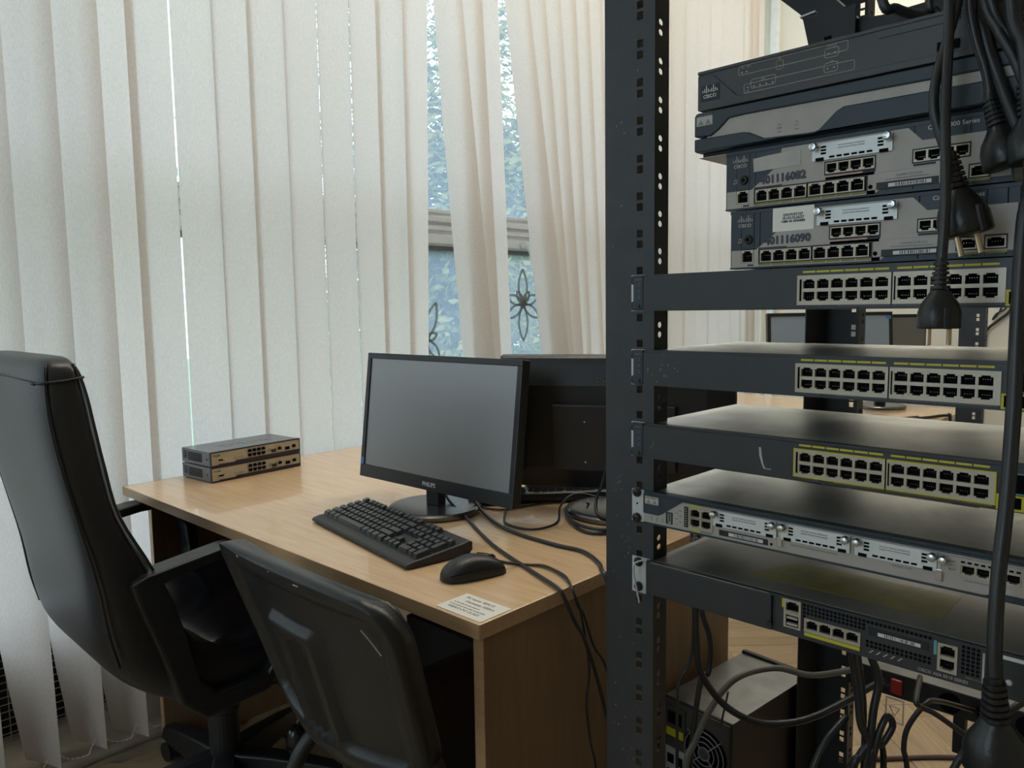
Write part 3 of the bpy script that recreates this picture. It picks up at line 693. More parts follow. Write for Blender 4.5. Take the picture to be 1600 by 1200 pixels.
for j in range(25):
    q = -1 + 2*j/24; x = .032+.212*math.sin(q*math.pi/2); e_ = (1-abs(q)**5)**.5 if abs(q) < 1 else 0; hz = .010 + .046*e_; w = .20 + .036*e_
    r = []
    for k in range(48):
        a = 2*math.pi*k/48; ca, sa = math.cos(a), math.sin(a); y = w*math.copysign(abs(ca)**.5, ca)
        z = .480 + hz*math.copysign(abs(sa)**.55, sa) + max(0, sa)*(.010*math.exp(-((y+.09)/.09)**2) + .004*math.sin(x*26+y*9)) + .15*x + .03*max(0, -x-.05)
        r.append((x, y, z))
    rings.append(r)
MB().loft(rings).build('seat', m_seat, oc, smooth=True, fix=True)
def arm(sgn):
    y0, y1 = sgn*.225, sgn*.282
    if y0 > y1: y0, y1 = y1, y0
    outer = [(-.288, .690), (-.26, .700), (-.10, .722), (-.03, .724), (.02, .705), (.055, .655), (.062, .58), (.05, .50), (.02, .43), (-.02, .385), (-.16, .375), (-.205, .42), (-.235, .52), (-.275, .64)]
    inner = [(-.225, .676), (-.16, .690), (-.08, .700), (-.035, .700), (.00, .684), (.028, .645), (.034, .58), (.022, .51), (.0, .455), (-.02, .425), (-.13, .42), (-.165, .46), (-.185, .54), (-.205, .63)]
    n = len(outer); mb = MB(); vs = []
    for y in (y0, y1): vs += [(x, y, z) for x, z in outer] + [(x, y, z) for x, z in inner]
    fs = []
    for i in range(n):
        j = (i+1) % n
        fs += [(i, j, n+j, n+i), (2*n+i, 3*n+i, 3*n+j, 2*n+j), (i, 2*n+i, 2*n+j, j), (n+i, n+j, 3*n+j, 3*n+i)]
    mb.add(vs, fs); mb.build('armrest', m_plast2, oc, bevel=.007, seg=3, fix=True)
arm(-1); arm(1)
MB().box(-.10, .10, -.10, .10, .325, .36).lathe([(.042, .23), (.042, .33)], 20).build('tilt_mechanism', m_plast, oc, bevel=.006)
MB().lathe([(.030, .055), (.030, .10), (.034, .10), (.038, .24), (.026, .245), (.026, .34)], 24).build('gas_column', m_plast, oc)
mb = MB()
mb.lathe([(.045, .055), (.048, .07), (.048, .105), (.036, .125)], 20)
mb.build('base_hub', m_plast2, oc)
for k in range(5):
    a = R(95 + 72*k); dx, dy = math.cos(a), math.sin(a)
    am = MB(); rr = []
    for q, w, z0, z1 in ((.03, .036, .058, .128), (.12, .033, .060, .120), (.22, .029, .062, .106), (.280, .025, .062, .094), (.292, .015, .066, .084)):
        rr.append([(q*dx - w*dy, q*dy + w*dx, z0), (q*dx + w*dy, q*dy - w*dx, z0), (q*dx + w*.7*dy, q*dy - w*.7*dx, z1), (q*dx - w*.7*dy, q*dy + w*.7*dx, z1)])
    ao = am.loft(rr).build('base_arm', m_plast2, oc, bevel=.006, seg=3, fix=True)
    cs = MB()
    for s_ in (-.014, .014):
        ring = []
        for h_ in (-.008, .008):
            ring.append([(.27*dx + (s_+h_)*-dy + .026*math.cos(t_)*dx, .27*dy + (s_+h_)*dx + .026*math.cos(t_)*dy, .027+.026*math.sin(t_)) for t_ in [2*math.pi*i/16 for i in range(16)]])
        cs.loft(ring)
    cs.box(.27*dx-.006, .27*dx+.006, .27*dy-.006, .27*dy+.006, .025, .07)
    cs.build('caster', m_plast, ao, bevel=.002)
mb = MB(); mb.tube([(.02, -.11, .345), (.05, -.20, .345), (.075, -.235, .325), (.075, -.245, .29), (.06, -.25, .26)], .006, 8)
mb.build('tilt_lever', m_plast, oc, smooth=True)
MB().lathe([(.008, .19), (.020, .20), (.024, .225), (.019, .25), (.008, .262)], 16, (.055, -.25, .0)).build('lever_knob', m_gloss, oc, smooth=True)

# ------------------------------------------------------------------ visitor chair with moulded back (faces +x)
vc = thing('visitor_chair', 'black visitor chair with a scuffed ribbed plastic back, pushed up to the desk front', 'chair', (.80, 1.005, 0), R(-1))
def backpt(u, v, off):
    # u -1..1 across (+ = left), v 0..1 upward
    Wt = .212 + .038*v; rr = .065; hh = .30
    dv = min(v, 1-v)*hh
    w = Wt - (rr - math.sqrt(max(0, rr*rr - max(0, rr-dv)**2)) if dv < rr else 0)
    bow = -.034*(1-(u*w/Wt)**2)
    z = .525 + hh*v + .012*(1-u*u)*v - .022*(1-u*u)*(1-v)
    x = -.135 - .095*v + bow + off
    return (x, u*w, z)
def rear_relief(u, v):
    e = 0
    m_ = min(1-abs(u), min(v, 1-v)*1.35)
    if m_ < .17: e -= .015*min(1, (.17-m_)/.05)           # raised rim
    if abs(u-.05) < .30 and .08 < v < .70:
        k = min((.30-abs(u-.05))/.03, (v-.08)/.03, (.70-v)/.03, 1); e -= .012*k
        for c in (-.06, .05, .16):
            if abs(u-c) < .025 and .12 < v < .62: e += .010
    return e
shell = MB(); NU, NV = 56, 40
shell.grid(lambda a, b: backpt(2*a-1, b, rear_relief(2*a-1, b)), NU, NV, flip=True)
shell.grid(lambda a, b: backpt((2*a-1)*.97, .015+.97*b, .020), NU, NV)
n1 = (NU+1)*(NV+1)
edge = [i for i in range(NU+1)] + [j*(NU+1)+NU for j in range(1, NV+1)] + [NV*(NU+1)+i for i in range(NU-1, -1, -1)] + [j*(NU+1) for j in range(NV-1, 0, -1)]
shell.f += [(edge[i], edge[(i+1) % len(edge)], n1+edge[(i+1) % len(edge)], n1+edge[i]) for i in range(len(edge))]; shell.mi += [0]*len(edge)
shell.build('back_shell', m_plast2, vc, smooth=True, fix=True)
sf = MB()
for u_, v_, du, dv in ((-.38, .965, .05, .0), (.45, .97, .03, .002), (-.05, .975, .015, .0)):
    sf.tube([Vector(backpt(u_+du*k/3, v_+dv*k, -.0165)) for k in range(4)], .0009, 4, smooth=False)
sf.tube([Vector(backpt(-.80-.03*k, .86-.035*k, -.0162)) for k in range(4)], .0010, 4, smooth=False)
stuff(sf.build('scuff_marks', m_tape, vc))
cu = MB(); cu.grid(lambda a, b: backpt((2*a-1)*.95, .03+.94*b, .058 - .03*max(abs(2*a-1)**6, abs(2*b-1)**6)), 24, 18)
cu.grid(lambda a, b: backpt((2*a-1)*.95, .03+.94*b, .018), 24, 18, flip=True)
n1 = 25*19; edge = [i for i in range(25)] + [j*25+24 for j in range(1, 19)] + [18*25+i for i in range(23, -1, -1)] + [j*25 for j in range(17, 0, -1)]
cu.f += [(edge[i], edge[(i+1) % len(edge)], n1+edge[(i+1) % len(edge)], n1+edge[i]) for i in range(len(edge))]; cu.mi += [0]*len(edge)
cu.build('back_cushion', m_leather, vc, smooth=True, fix=True)
rings = []
for x, k in ((-.10, .85), (-.08, .97), (.0, 1), (.15, 1), (.27, .98), (.31, .9)):
    rings.append([(x, .195*k*math.copysign(abs(math.cos(a))**.4, math.cos(a)), .455+.03*k*math.copysign(abs(math.sin(a))**.7, math.sin(a))) for a in [2*math.pi*i/24 for i in range(24)]])
MB().loft(rings).build('seat', m_leather, vc, smooth=True, fix=True)
for s_ in (1, -1):
    MB().tube([(-.075, s_*.19, .44), (-.10, s_*.19, .46), (-.115, s_*.19, .52), (-.14, s_*.19, .60)], .011, 8).build('back_support', m_plast, vc, smooth=True)
    MB().tube([(.20, s_*.18, .43), (-.04, s_*.184, .435), (-.115, s_*.195, .42), (-.16, s_*.210, .30), (-.20, s_*.222, .02), (-.203, s_*.222, 0)], .0145, 10).build('leg', m_plast, vc, smooth=True)
    MB().tube([(-.04, s_*.184, .425), (.20, s_*.18, .43), (.255, s_*.18, .42), (.29, s_*.18, .30), (.325, s_*.18, .02), (.328, s_*.18, 0)], .0145, 10).build('leg', m_plast, vc, smooth=True)
# tower computer deep under the desk
tw = thing('computer_tower', 'black computer tower on the floor under the desk, behind the ribbed visitor chair', 'computer', (1.255, 1.22, 0), R(0))
MB().box(0, .17, 0, .42, .008, .365).build('case', m_tower, tw, bevel=.004)
MB().box(.004, .166, -.012, 0, .01, .363).build('front_panel', m_plast, tw, bevel=.006)
MB().box(.01, .16, .02, .06, 0, .008).box(.01, .16, .36, .40, 0, .008).build('foot', m_plast, tw)

# ------------------------------------------------------------------ tower computer on the floor between desk and rack (rear towards the room)
ct = thing('computer_tower', 'black computer tower with its rear fan grille showing, on the floor beside the rack', 'computer', (1.190, .629, 0), R(-5))
w, d, h = .147, .262, .46
MB().box(.002, d, 0, w, .012, h).build('case', m_tower, ct, bevel=.002)
MB().box(.004, d+.002, .0, w, h, h+.0012).build('top_sheet', m_towertop, ct)
fp = MB().prism([(d, .012), (d+.018, .012), (d+.022, .05), (d+.022, h-.02), (d+.014, h+.006), (d, h+.008)], 'y', -.002, w+.002); fp.build('front_panel', m_plast2, ct, bevel=.004)
MB().box(.02, .06, .01, w-.01, 0, .012).box(d-.06, d-.02, .01, w-.01, 0, .012).build('foot', m_plast, ct)
MB().box(-.001, .002, .004, w-.004, .02, h-.004).build('rear_plate', m_pcrear, ct)
mb = MB(); fy, fz = .054, h-.075
for r in (.012, .022, .032, .042): mb.tube([(-.006, fy+r*math.cos(a), fz+r*math.sin(a)) for a in [2*math.pi*i/20 for i in range(20)]], .0011, 5, closed=True, smooth=False)
for k in range(4):
    a = math.pi/4+k*math.pi/2; mb.tube([(-.006, fy+.01*math.cos(a), fz+.01*math.sin(a)), (-.006, fy+.05*math.cos(a), fz+.05*math.sin(a))], .0013, 5)
mb.build('fan_grille', m_grey, ct)
MB().lathe([(.046, -.003), (.046, -.001)], 28, (0, fy, fz), 'x').build('fan_opening', m_hole, ct)
MB().lathe([(.012, -.005), (.012, -.003)], 16, (0, fy, fz), 'x').build('fan_hub', m_pcrear, ct)
MB().box(-.005, 0, .096, .142, h-.075, h-.012).build('power_socket_plate', m_pcrear, ct)
MB().box(-.007, -.004, .104, .134, h-.045, h-.022).build('power_socket', m_hole, ct)
MB().box(-.0065, -.004, .100, .138, h-.070, h-.055).build('warning_label', m_yel, ct)
MB().box(-.004, 0, .096, .142, h-.24, h-.095).build('port_plate', m_steel, ct)
for k in range(4): MB().box(-.006, -.003, .102, .116, h-.125-k*.03, h-.108-k*.03).box(-.006, -.003, .122, .136, h-.125-k*.03, h-.108-k*.03).build('rear_port', m_hole, ct)

# ------------------------------------------------------------------ server rack: four perforated angle posts
rk = thing('server_rack', 'black open server rack with perforated posts, carrying the stack of network equipment', 'rack', (.79, .600, 0))
def post(parent, x0, y0, mirror=1, back=1, z0=0, z1=2.05, full=True):
    # angle post: wide flange 73 mm across (local -y), inner flange 32 mm deep with oval holes, small return lip
    t = .002; mb = MB(); U1 = .04445
    Yf = lambda u: y0 - mirror*u
    Xf = lambda d: x0 + back*d
    def bx(u0, u1, d0, d1, a, b): mb.box(Xf(d0), Xf(d1), Yf(u0), Yf(u1), a, b)
    bx(0, .0478, 0, t, z0, z1); bx(.0563, .0730, 0, t, z0, z1)
    zc = 1.5474 - .04445*33; hs = []
    for k in range(46):
        for dz in (-.0064, .0064): hs.append((zc+k*U1+dz-.0046, zc+k*U1+dz+.0046))
    z = z0
    for a, b in hs:
        if a < z0 or b > z1: continue
        bx(.0478, .0563, 0, t, z, a); z = b
    bx(.0478, .0563, 0, t, z, z1)
    bx(.0710, .0730, t, .0065, z0, z1); bx(.0710, .0730, .0205, .0300, z0, z1)
    zc2 = 1.5260 - .04445*33; z = z0
    cells = []
    for k in range(46):
        for dz in (-.0059, .0059): cells.append(zc2+k*U1+dz)
    hw, hh = .0070, .0057; dcx = .0135
    for c in cells:
        if c-hh < z0 or c+hh > z1: continue
        bx(.0710, .0730, .0065, .0205, z, c-hh)
        n = 16; vs = []; pr = []
        for i in range(n):
            a = 2*math.pi*i/n; pr.append((.0052*math.cos(a), .0040*math.sin(a)))
        sq = []
        for i in range(n):
            a = 2*math.pi*i/n; k = max(abs(math.cos(a)), abs(math.sin(a))); sq.append((hw*math.cos(a)/k, hh*math.sin(a)/k))
        for u in (.0710, .0730):
            vs += [(Xf(dcx+p), Yf(u), c+q) for p, q in pr] + [(Xf(dcx+p), Yf(u), c+q) for p, q in sq]
        fs = []
        for i in range(n):
            j = (i+1) % n
            fs += [(i, j, n+j, n+i), (2*n+i, 3*n+i, 3*n+j, 2*n+j), (i, 2*n+i, 2*n+j, j)]
        mb.add(vs, fs); z = c+hh
    bx(.0710, .0730, .0065, .0205, z, z1)
    bx(0, .002, t, .095, z0, z1)
    return mb.build('post', m_rack, parent)
post(rk, 0, 0); post(rk, 0, -.565, -1)
post(rk, .695, 0, 1, -1, 0, 2.05); post(rk, .695, -.565, -1, -1)
MB().box(0, .695, -.04, 0, 0, .045).box(0, .695, -.565, -.525, 0, .045).box(0, .04, -.525, -.04, 0, .03).box(.655, .695, -.525, -.04, 0, .03).build('base_frame', m_rack, rk, bevel=.002)
MB().box(0, .695, -.04, 0, 2.05, 2.09).box(0, .695, -.565, -.525, 2.05, 2.09).box(0, .04, -.525, -.04, 2.05, 2.09).box(.655, .695, -.525, -.04, 2.05, 2.09).build('top_frame', m_rack, rk, bevel=.002)
mb = MB()                                                      # scratches and chips on the front post
rnd = random.Random(5)
for k in range(46):
    y, z, l = -rnd.uniform(.012, .05), rnd.uniform(.55, 1.0) if k < 40 else rnd.uniform(1.0, 1.5), rnd.uniform(.0008, .003)
    mb.box(-.0002, 0, y, y+rnd.uniform(.0004, .0012), z, z+l)
stuff(mb.build('paint_chips', m_grey, rk))
XF = .7885

def ear_screws(t, us, vs, m=m_plast, r=.0052):
    for u in us:
        for v in vs: screw(t, u, v, r, m, d=-.0003, h=.004, name='ear_screw')
def rj_label(t, s_, size, m, u, v, al='CENTER', tilt=0, sx=1, bold=0): return text(s_, size, m, t, u, v, align=al, tilt=tilt, sx=sx, bold=bold, d=-.0008)
def cisco_logo(t, u, v, w, m, d=-.0012):
    mb = MB(); hs = [.22, .42, .85, .42, .22, .42, .85, .42, .22]
    for i, h in enumerate(hs):
        a = u + w*(i/8) - w*.02; c = v + w*.42
        mb.fb(a, a+w*.05, c-w*.05 if h < .5 else c-w*.1, c+w*.42*h, d, d+.0006)
    mb.build('emblem', m, t)
    text('CISCO', w*.30, m, t, u+w/2, v+w*.02, d=d, align='CENTER', bold=w*.006, sx=1.05)
def barcode(t, u0, u1, v0, v1, d, seed=1, slope=0):
    mb = MB(); rnd = random.Random(seed); mb.fb(u0, u1, v0, v1, d-.0002, d); mb.build('barcode_label', m_white, t)
    mb = MB(); u = u0+(u1-u0)*.16
    while u < u1-(u1-u0)*.12:
        w = rnd.uniform(.0003, .0012); mb.fb(u, u+w, v0+.0003, v1-.0003, d-.0003, d-.0002); u += w+rnd.uniform(.0004, .0012)
    stuff(mb.build('bars', m_ink, t))
def hatch(t, u0, u1, v0, v1, m, step=.0028, duty=.6, name='fine_print', d=-.0042):
    mb = MB(); u = u0
    while u < u1: mb.fb(u, min(u1, u+step*duty), v0, v1, d-.0002, d); u += step
    return stuff(mb.build(name, m, t))
def vents(t, u0, u1, v0, v1, su, sv, w, h, d=-.0003, skip=lambda u, v: False):
    mb = MB(); v = v0
    while v < v1:
        u = u0
        while u < u1:
            if not skip(u, v): mb.fb(u, u+w, v, v+h, d-.0003, d)
            u += su
        v += sv
    return stuff(mb.build('vent_holes', m_hole, t))

# ------------------------------------------------------------------ three 24-port switches
def switch24(label, z, fm, top=True, marks=0, rx=0):
    t = thing('network_switch', label, 'switch', (XF, .5589, z), rx=rx, group='24-port switches in the rack')
    H = .0436
    MB().fb(.0196, .463, .0006, H-.001, .0075, .236).build('case', m_swface, t, bevel=.001)
    if top: MB().fb(.0200, .4626, H-.001, H-.0003, .006, .2355).build('top_cover', m_swtop, t)
    mb = MB(); c1, c2 = (.2135, .3025, 6.3e-3, 33.2e-3), (.3055, .3955, 6.3e-3, 33.2e-3); c3 = (.399, .4185, .0025, .0145); c4 = (.4075, .4235, .0175, .0345)
    panel_cut(mb, .0196, .463, .0012, H-.0030, -.0035, .0075, [c1, c2, c3, c4])
    mb.fprism([(.0196, .0012), (.463, .0012), (.463, 0), (.0196, 0)], -.002, .0075)
    mb.fb(.0196, .463, H-.0030, H-.0002, -.0015, .0075)
    mb.build('face_panel', m_swface, t)
    MB().fb(-.0002, .0196, 0, H, 0, .0018).build('rack_ear', m_steel, t); MB().fb(.463, .4826, 0, H, 0, .0018).build('rack_ear', m_steel, t)
    ear_screws(t, (.0044,), (.0062, H-.0062), m_plast, .0055)
    ls = MB().fb(.0052, .0196, .0005, H-.0005, -.0045, -.0003); ls.build('indicator_strip', m_slate, t, bevel=.0012)
    text('CISCO', .0033, m_grey, t, .0125, .0368, d=-.0047, align='CENTER')
    mb = MB()
    for k in range(9): mb.fb(.0078, .0098, .0125+k*.0025, .0133+k*.0025, -.0047, -.0045).fb(.0125, .0128+.003*(k % 3 > 0), .0125+k*.0025, .0135+k*.0025, -.0047, -.0045)
    stuff(mb.build('indicator_print', m_grey2, t))
    MB().lathe([(.0022, -.006), (.0026, -.0045)], 12, (0, -.0135, .0052), 'x').build('mode_button', m_plast, t)
    for bi, (c, pu) in enumerate(((c1, .2166), (c2, .3079))):
        fr = MB(); cuts = []
        p = .01421
        for r, v in enumerate((.0078, .0205)):
            for k in range(6): cuts.append((pu+k*p, pu+k*p+.0138, v, v+.0112))
        panel_cut(fr, c[0]-.0015, c[1]+.0015, c[2]-.0012, c[3]+.0010, -.0047, -.0022, cuts)
        fo = fr.build('port_frame', m_portm, t)
        bd = MB(); panel_cut(bd, c[0]-.0022, c[1]+.0022, c[2]-.0018, c[3]+.0016, -.0050, -.0036, [(c[0]-.0009, c[1]+.0009, c[2]-.0006, c[3]+.0004)]); bd.build('frame_border', fm, t)
        for r, v in enumerate((.0078, .0205)):
            for k in range(6): port(t, pu+k*p, v, .0138, .0112, r == 1, -.0044)
        MB().fb(c[0]+.0004, pu-.0006, .0085, .031, -.0049, -.0046).build('frame_slot', m_hole, t)
        MB().fb(c[0], c[1], c[2], c[3], .0055, .0068).build('port_well', m_hole, t)
        for k in range(6): MB().fb(pu+k*p, pu+k*p+.0130, .0374, .0394, -.0037, -.0035).build('yellow_label', m_yel, t)
        if bi == 0: text('CATALYST 2960 SERIES', .0022, m_grey2, t, c[0]+.002, .0022, d=-.0037)
        hatch(t, c[0]+(.04 if bi == 0 else 0), c[1], .0028, .0046, m_yeld if fm is m_yel else m_grey2, .0018, .5, d=-.0035)
    uf = MB(); panel_cut(uf, c3[0]-.001, c3[1]+.001, c3[2]-.001, c3[3]+.001, -.0045, -.003, [(c3[0]+.0012, c3[1]-.0012, c3[2]+.0008, c3[3]-.0008)]); uf.build('uplink_frame', m_yel, t)
    uf = MB(); panel_cut(uf, c4[0]-.001, c4[1]+.001, c4[2]-.001, c4[3]+.001, -.0045, -.003, [(c4[0], c4[1], c4[2], c4[3])]); uf.build('uplink_outline', m_teal, t)
    MB().fb(c3[0], c3[1], c3[2], c3[3], .005, .0065).fb(c4[0], c4[1], c4[2], c4[3], .005, .0065).build('uplink_well', m_hole, t)
    if marks == 1:
        mb = MB(); rnd = random.Random(3)
        for k in range(12):
            u, v = .045+rnd.gauss(0, .012), .018+rnd.gauss(0, .006); mb.fb(u, u+.0012, v, v+rnd.uniform(.0008, .0024), -.0037, -.0035)
        stuff(mb.build('paint_chips', m_grey, t))
    if marks == 2:
        MB().fprism([(.1716, .031), (.1742, .031), (.1752, .022), (.1775, .012), (.1795, .0085), (.186, .0085), (.186, .0075), (.1775, .0078), (.1748, .014), (.1724, .022)], -.0038, -.0035).build('white_scratch', m_tape, t)
        mb = MB(); mb.tube([(-.0036, -.030, .013), (-.0036, -.034, .017), (-.0036, -.036, .022)], .0005, 4); mb.build('scratch', m_grey, t)
    return t
switch24('uppermost of the three 24-port switches, directly under the stacked routers', 1.1935, m_portm, marks=0)
switch24('middle 24-port switch with pale port frames, paint chips at its left end', 1.1028, m_portm, marks=1)
switch24('lowest of the three 24-port switches, with yellow port frames and a white scratch', 1.0128, m_yel, marks=2)

# ------------------------------------------------------------------ module plates shared by the routers
def wic(t, u, v, w=.076, h=.0165, lab=True, ang=0, screws=True, name='module_plate'):
    cuts = []
    for side in (.0085, w-.0135):
        for k in range(3): cuts.append((u+side, u+side+.0055, v+h*.34+k*h*.19, v+h*.34+k*h*.19+h*.125))
    for k in range(6): cuts.append((u+.017+k*.0072, u+.017+k*.0072+.0055, v+h*.08, v+h*.08+h*.13))
    mb = MB(); panel_cut(mb, u, u+w, v, v+h, -.0034, -.0022, cuts)
    o = mb.build(name, m_plate, t)
    MB().fb(u+.0015, u+w-.0015, v+.001, v+h-.001, -.0022, -.0017).build('plate_shadow_gap', m_hole, t)
    if lab:
        text('DO NOT INSTALL INTERFACE', h*.115, m_grey, t, u+w/2, v+h*.72, d=-.0036, align='CENTER')
        text('CARDS WITH POWER APPLIED', h*.115, m_grey, t, u+w/2, v+h*.57, d=-.0036, align='CENTER')
    for uu in (u+.0035, u+w-.0118): MB().fb(uu, uu+.0083, v-.0005, v+h*.17, -.0037, -.0030).build('card_notch', m_hole, t)
    if screws:
        for uu in (u+.0032, u+w-.0032):
            so = screw(t, uu, v+h*.80, .0042, m_metal, d=-.0034, h=.0095, name='thumb_screw')
    return o
def chassis_small(label, loc, top_txt, hand, sticker, order, dz=0, marker_fix=0):
    # silver and slate 8-port router, 267 mm wide, 63 mm high
    t = thing('router', label, 'router', loc); W_, H = .272, .0625
    MB().fb(.001, W_-.001, .001, H-.0005, .012, .255).build('case', m_slate, t, bevel=.003)
    p8 = (.0345, .1497, .0062, .0190); p4 = (.1098, .1568, .0262, .0370); r4 = (.1915, .2375, .0265, .0370)
    con = (.0128, .0277, .0058, .0205); rps = [(.2245, .2400, .0078, .0178), (.2468, .2625, .0078, .0182)] if order else [(.2385, .2535, .0068, .0174)]
    cuts = [p8, p4, r4, con] + rps
    mb = MB(); panel_cut(mb, 0, W_, 0, H, -.001, .012, cuts, 0); mb.build('face_panel', m_slate, t, bevel=.0008)
    # silver overlay, cut round the port openings: left sweep, middle, right sweep
    sv = MB()
    def sil(u0, u1, v0, v1, m=0):
        panel_cut(sv, u0, u1, v0, v1, -.0016, -.001, [(c[0], c[1], c[2], c[3]) for c in cuts])
    sil(.0015, .1580, .0018, .0200); sil(.0635, .1580, .0200, .0585); sil(.1580, .2700, .0052, .0455); sil(.1580, .1860, .0455, .0585)
    sv.fprism([(.0305, .0200), (.0635, .0200), (.0635, .0585), (.0610, .0430)], -.0016, -.001)
    sv.fprism([(.1860, .0455), (.1985, .0455), (.1860, .0585)], -.0016, -.001)
    sv.fprism([(.1500, .0018), (.1580, .0018), (.1620, .0052), (.1500, .0052)], -.0016, -.001)
    sv.build('silver_face', m_silver, t)
    cisco_logo(t, .0085, .0445, .0165, m_tape, d=-.0014)
    MB().lathe([(.0042, -.0030), (.0052, -.0012)], 16, (0, -.0212, .0310), 'x').build('audio_jack', m_gloss, t)
    MB().lathe([(.0022, -.0034), (.0022, -.0030)], 10, (0, -.0212, .0310), 'x').build('jack_socket', m_hole, t)
    MB().fb(.0100, .0104, .0285, .0322, -.0015, -.001).fb(.0126, .0130, .0289, .0326, -.0015, -.001).fprism([(.0100, .0318), (.0130, .0322), (.0130, .0328), (.0100, .0324)], -.0015, -.001).fb(.0090, .0103, .0278, .0288, -.0015, -.001).fb(.0116, .0129, .0282, .0292, -.0015, -.001).build('headphone_mark', m_tape, t)
    for c in cuts: MB().fb(c[0], c[1], c[2], c[3], .008, .0095).build('port_well', m_hole, t)
    port(t, con[0]+.0006, con[2]+.0004, .0138, .0138, True, -.0018)
    def bordered(c):
        b = MB(); panel_cut(b, c[0]-.0012, c[1]+.0012, c[2]-.0012, c[3]+.0014, -.0021, -.0015, [c]); b.build('port_surround', m_rackd, t)
    for c in [p8, p4, r4]+rps: bordered(c)
    for k in range(8): port(t, p8[0]+.0006+k*.01385+(.002 if k > 3 else 0), p8[2], .0137, .0128, True, -.0020)
    for k in range(4): port(t, p4[0]+k*.01175, p4[2], .0116, .0108, False, -.0020)
    for k in range(4): port(t, r4[0]+k*.0115, r4[2], .0114, .0105, False, -.0020)
    for c in rps: port(t, c[0], c[2], c[1]-c[0], c[3]-c[2], True, -.0020)
    for k in range(8): MB().fb(p8[0]-.001+k*.0146, p8[0]+.0125+k*.0146, .0028, .0050, -.0019, -.0016).build('yellow_label', m_yeld, t)
    for c in rps: MB().fb(c[0], c[1]+.001, .0032, .0052, -.0019, -.0016).build('yellow_label', m_yeld, t)
    MB().fb(p4[0]-.001, p4[0]+.036, .0228, .0246, -.0019, -.0016).build('pink_label', m_pink, t)
    MB().fb(p4[0]+.036, p4[1]+.001, .0226, .0246, -.0019, -.0016).fb(r4[0], r4[0]+.019, .0228, .0248, -.0019, -.0016).build('dark_label', m_rackd, t)
    MB().fb(p8[0]-.001, p8[0]+.030, .0206, .0218, -.0019, -.0016).fb(con[0]+.008, con[1], .0028, .0044, -.0019, -.0016).build('dark_label', m_rackd, t)
    MB().lathe([(.0020, -.0020), (.0022, -.0016)], 12, (0, -.1535, .0085), 'x').build('reset_hole', m_hole, t)
    cf = MB(); panel_cut(cf, .1590, .2135, .0050, .0118, -.0020, -.0015, []); cf.build('card_slot', m_rackd, t, bevel=.0004)
    barcode(t, .170, .2075, .0066, .0100, -.0021, 4+order)
    text('COMPACT FLASH', .0030, m_grey, t, .188, .0158, d=-.0018, align='CENTER'); text('DO NOT REMOVE DURING NETWORK OPERATION', .0016, m_grey, t, .186, .0134, d=-.0018, align='CENTER')
    MB().fb(.160, .215, .0212, .0214, -.0018, -.0016).build('print_line', m_grey, t)
    wic(t, .0965, .0400, .0765, .0165)
    text('40111'+'6'+hand, .0112, m_pen, t, .0405, .0245, d=-.0021, bold=.00055, tilt=.02, sx=.98, name='handwriting')
    if sticker:
        MB().fb(.0490, .0930, .0370, .0615, -.0022, -.0016).build('paper_sticker', m_paper, t)
        for i, s_ in enumerate(('DN-POST157', '10.153.32.65/27', '+380 44 4950888')): text(s_, .0036, m_ink, t, .071, .0525-.0034*i, d=-.0024, align='CENTER', bold=.0001)
    else:
        MB().fprism([(.0330, .0380), (.0835, .0392), (.0845, .0470), (.0830, .0548), (.0500, .0535), (.0320, .0520)], -.0022, -.0016).build('torn_tape', m_tape, t)
    text('Cisco 1800 Series', .0058, m_white, t, .2025, H-.0085, d=-.0014)
    mb = MB(); mb.fb(.0, W_, H-.0035, H, -.0018, -.001); mb.fb(0, W_, 0, .0016, -.0018, -.001); mb.build('edge_trim', m_slate, t)
    return t
chassis_small('lower of two silver and slate 8-port routers, with a white address sticker', (XF, .4257, 1.2382), '', '090', True, 1)
chassis_small('upper of two silver and slate 8-port routers, with torn blank tape on its face', (XF, .4320, 1.3022), '', '082', False, 0)

# slate router with the long silver swoosh
t = thing('router', 'slate blue router with a long silver swoosh, second from the top of the pile', 'router', (XF, .4707, 1.3655)); W_, H = .343, .0475
MB().fb(.002, W_-.002, .0, H-.002, .010, .270).build('case', m_slate, t, bevel=.003)
MB().fb(.001, W_-.001, -.0002, .0004, .006, .27).build('underside', m_tape, t)
MB().fprism([(0, .0220), (.0200, .0205), (.0290, .0255), (.0420, .0360), (.060, .0368), (W_, .0335), (W_, H-.003), (W_-.003, H), (.003, H), (0, H-.003)], -.004, .010).build('upper_bezel', m_slate, t, bevel=.0015)
MB().fprism([(0, .0060), (.003, .0045), (W_, .0045), (W_, .0245), (.165, .0258), (.158, .0225), (.141, .0075), (.136, .0060), (.083, .0085), (.066, .0172), (.058, .0188), (0, .0195)], -.004, .010).build('lower_bezel', m_slate, t, bevel=.0015)
MB().fb(.015, W_, .0065, .0375, -.0015, .010).build('silver_swoosh', m_silver, t)
lb = MB().fb(.0032, .0228, .0330, .0430, -.0043, -.004).build('maker_label', m_tape, t)
text('Cisco Systems', .0030, m_grey, t, .013, .0440, d=-.0043, align='CENTER')
mb = MB()
for uu in (.0085, .0175): mb.fprism([(uu-.004, .0338), (uu+.004, .0338), (uu, .0395)], -.0045, -.0043)
mb.build('bridge_emblem', m_grey, t)
for uu, ll in ((.099, ('SYS', 'PWR', '')), (.1175, ('SYS', 'ACT', ''))):
    for i, s_ in enumerate(ll):
        if s_: text(s_, .0026, m_grey, t, uu, .0188-.0034*i, d=-.0018, align='CENTER')
    MB().fb(uu-.0022, uu+.0022, .0118, .0130, -.0018, -.0015).build('indicator', m_grey, t)
text('Series', .0085, m_white, t, .302, .0392, d=-.0043)

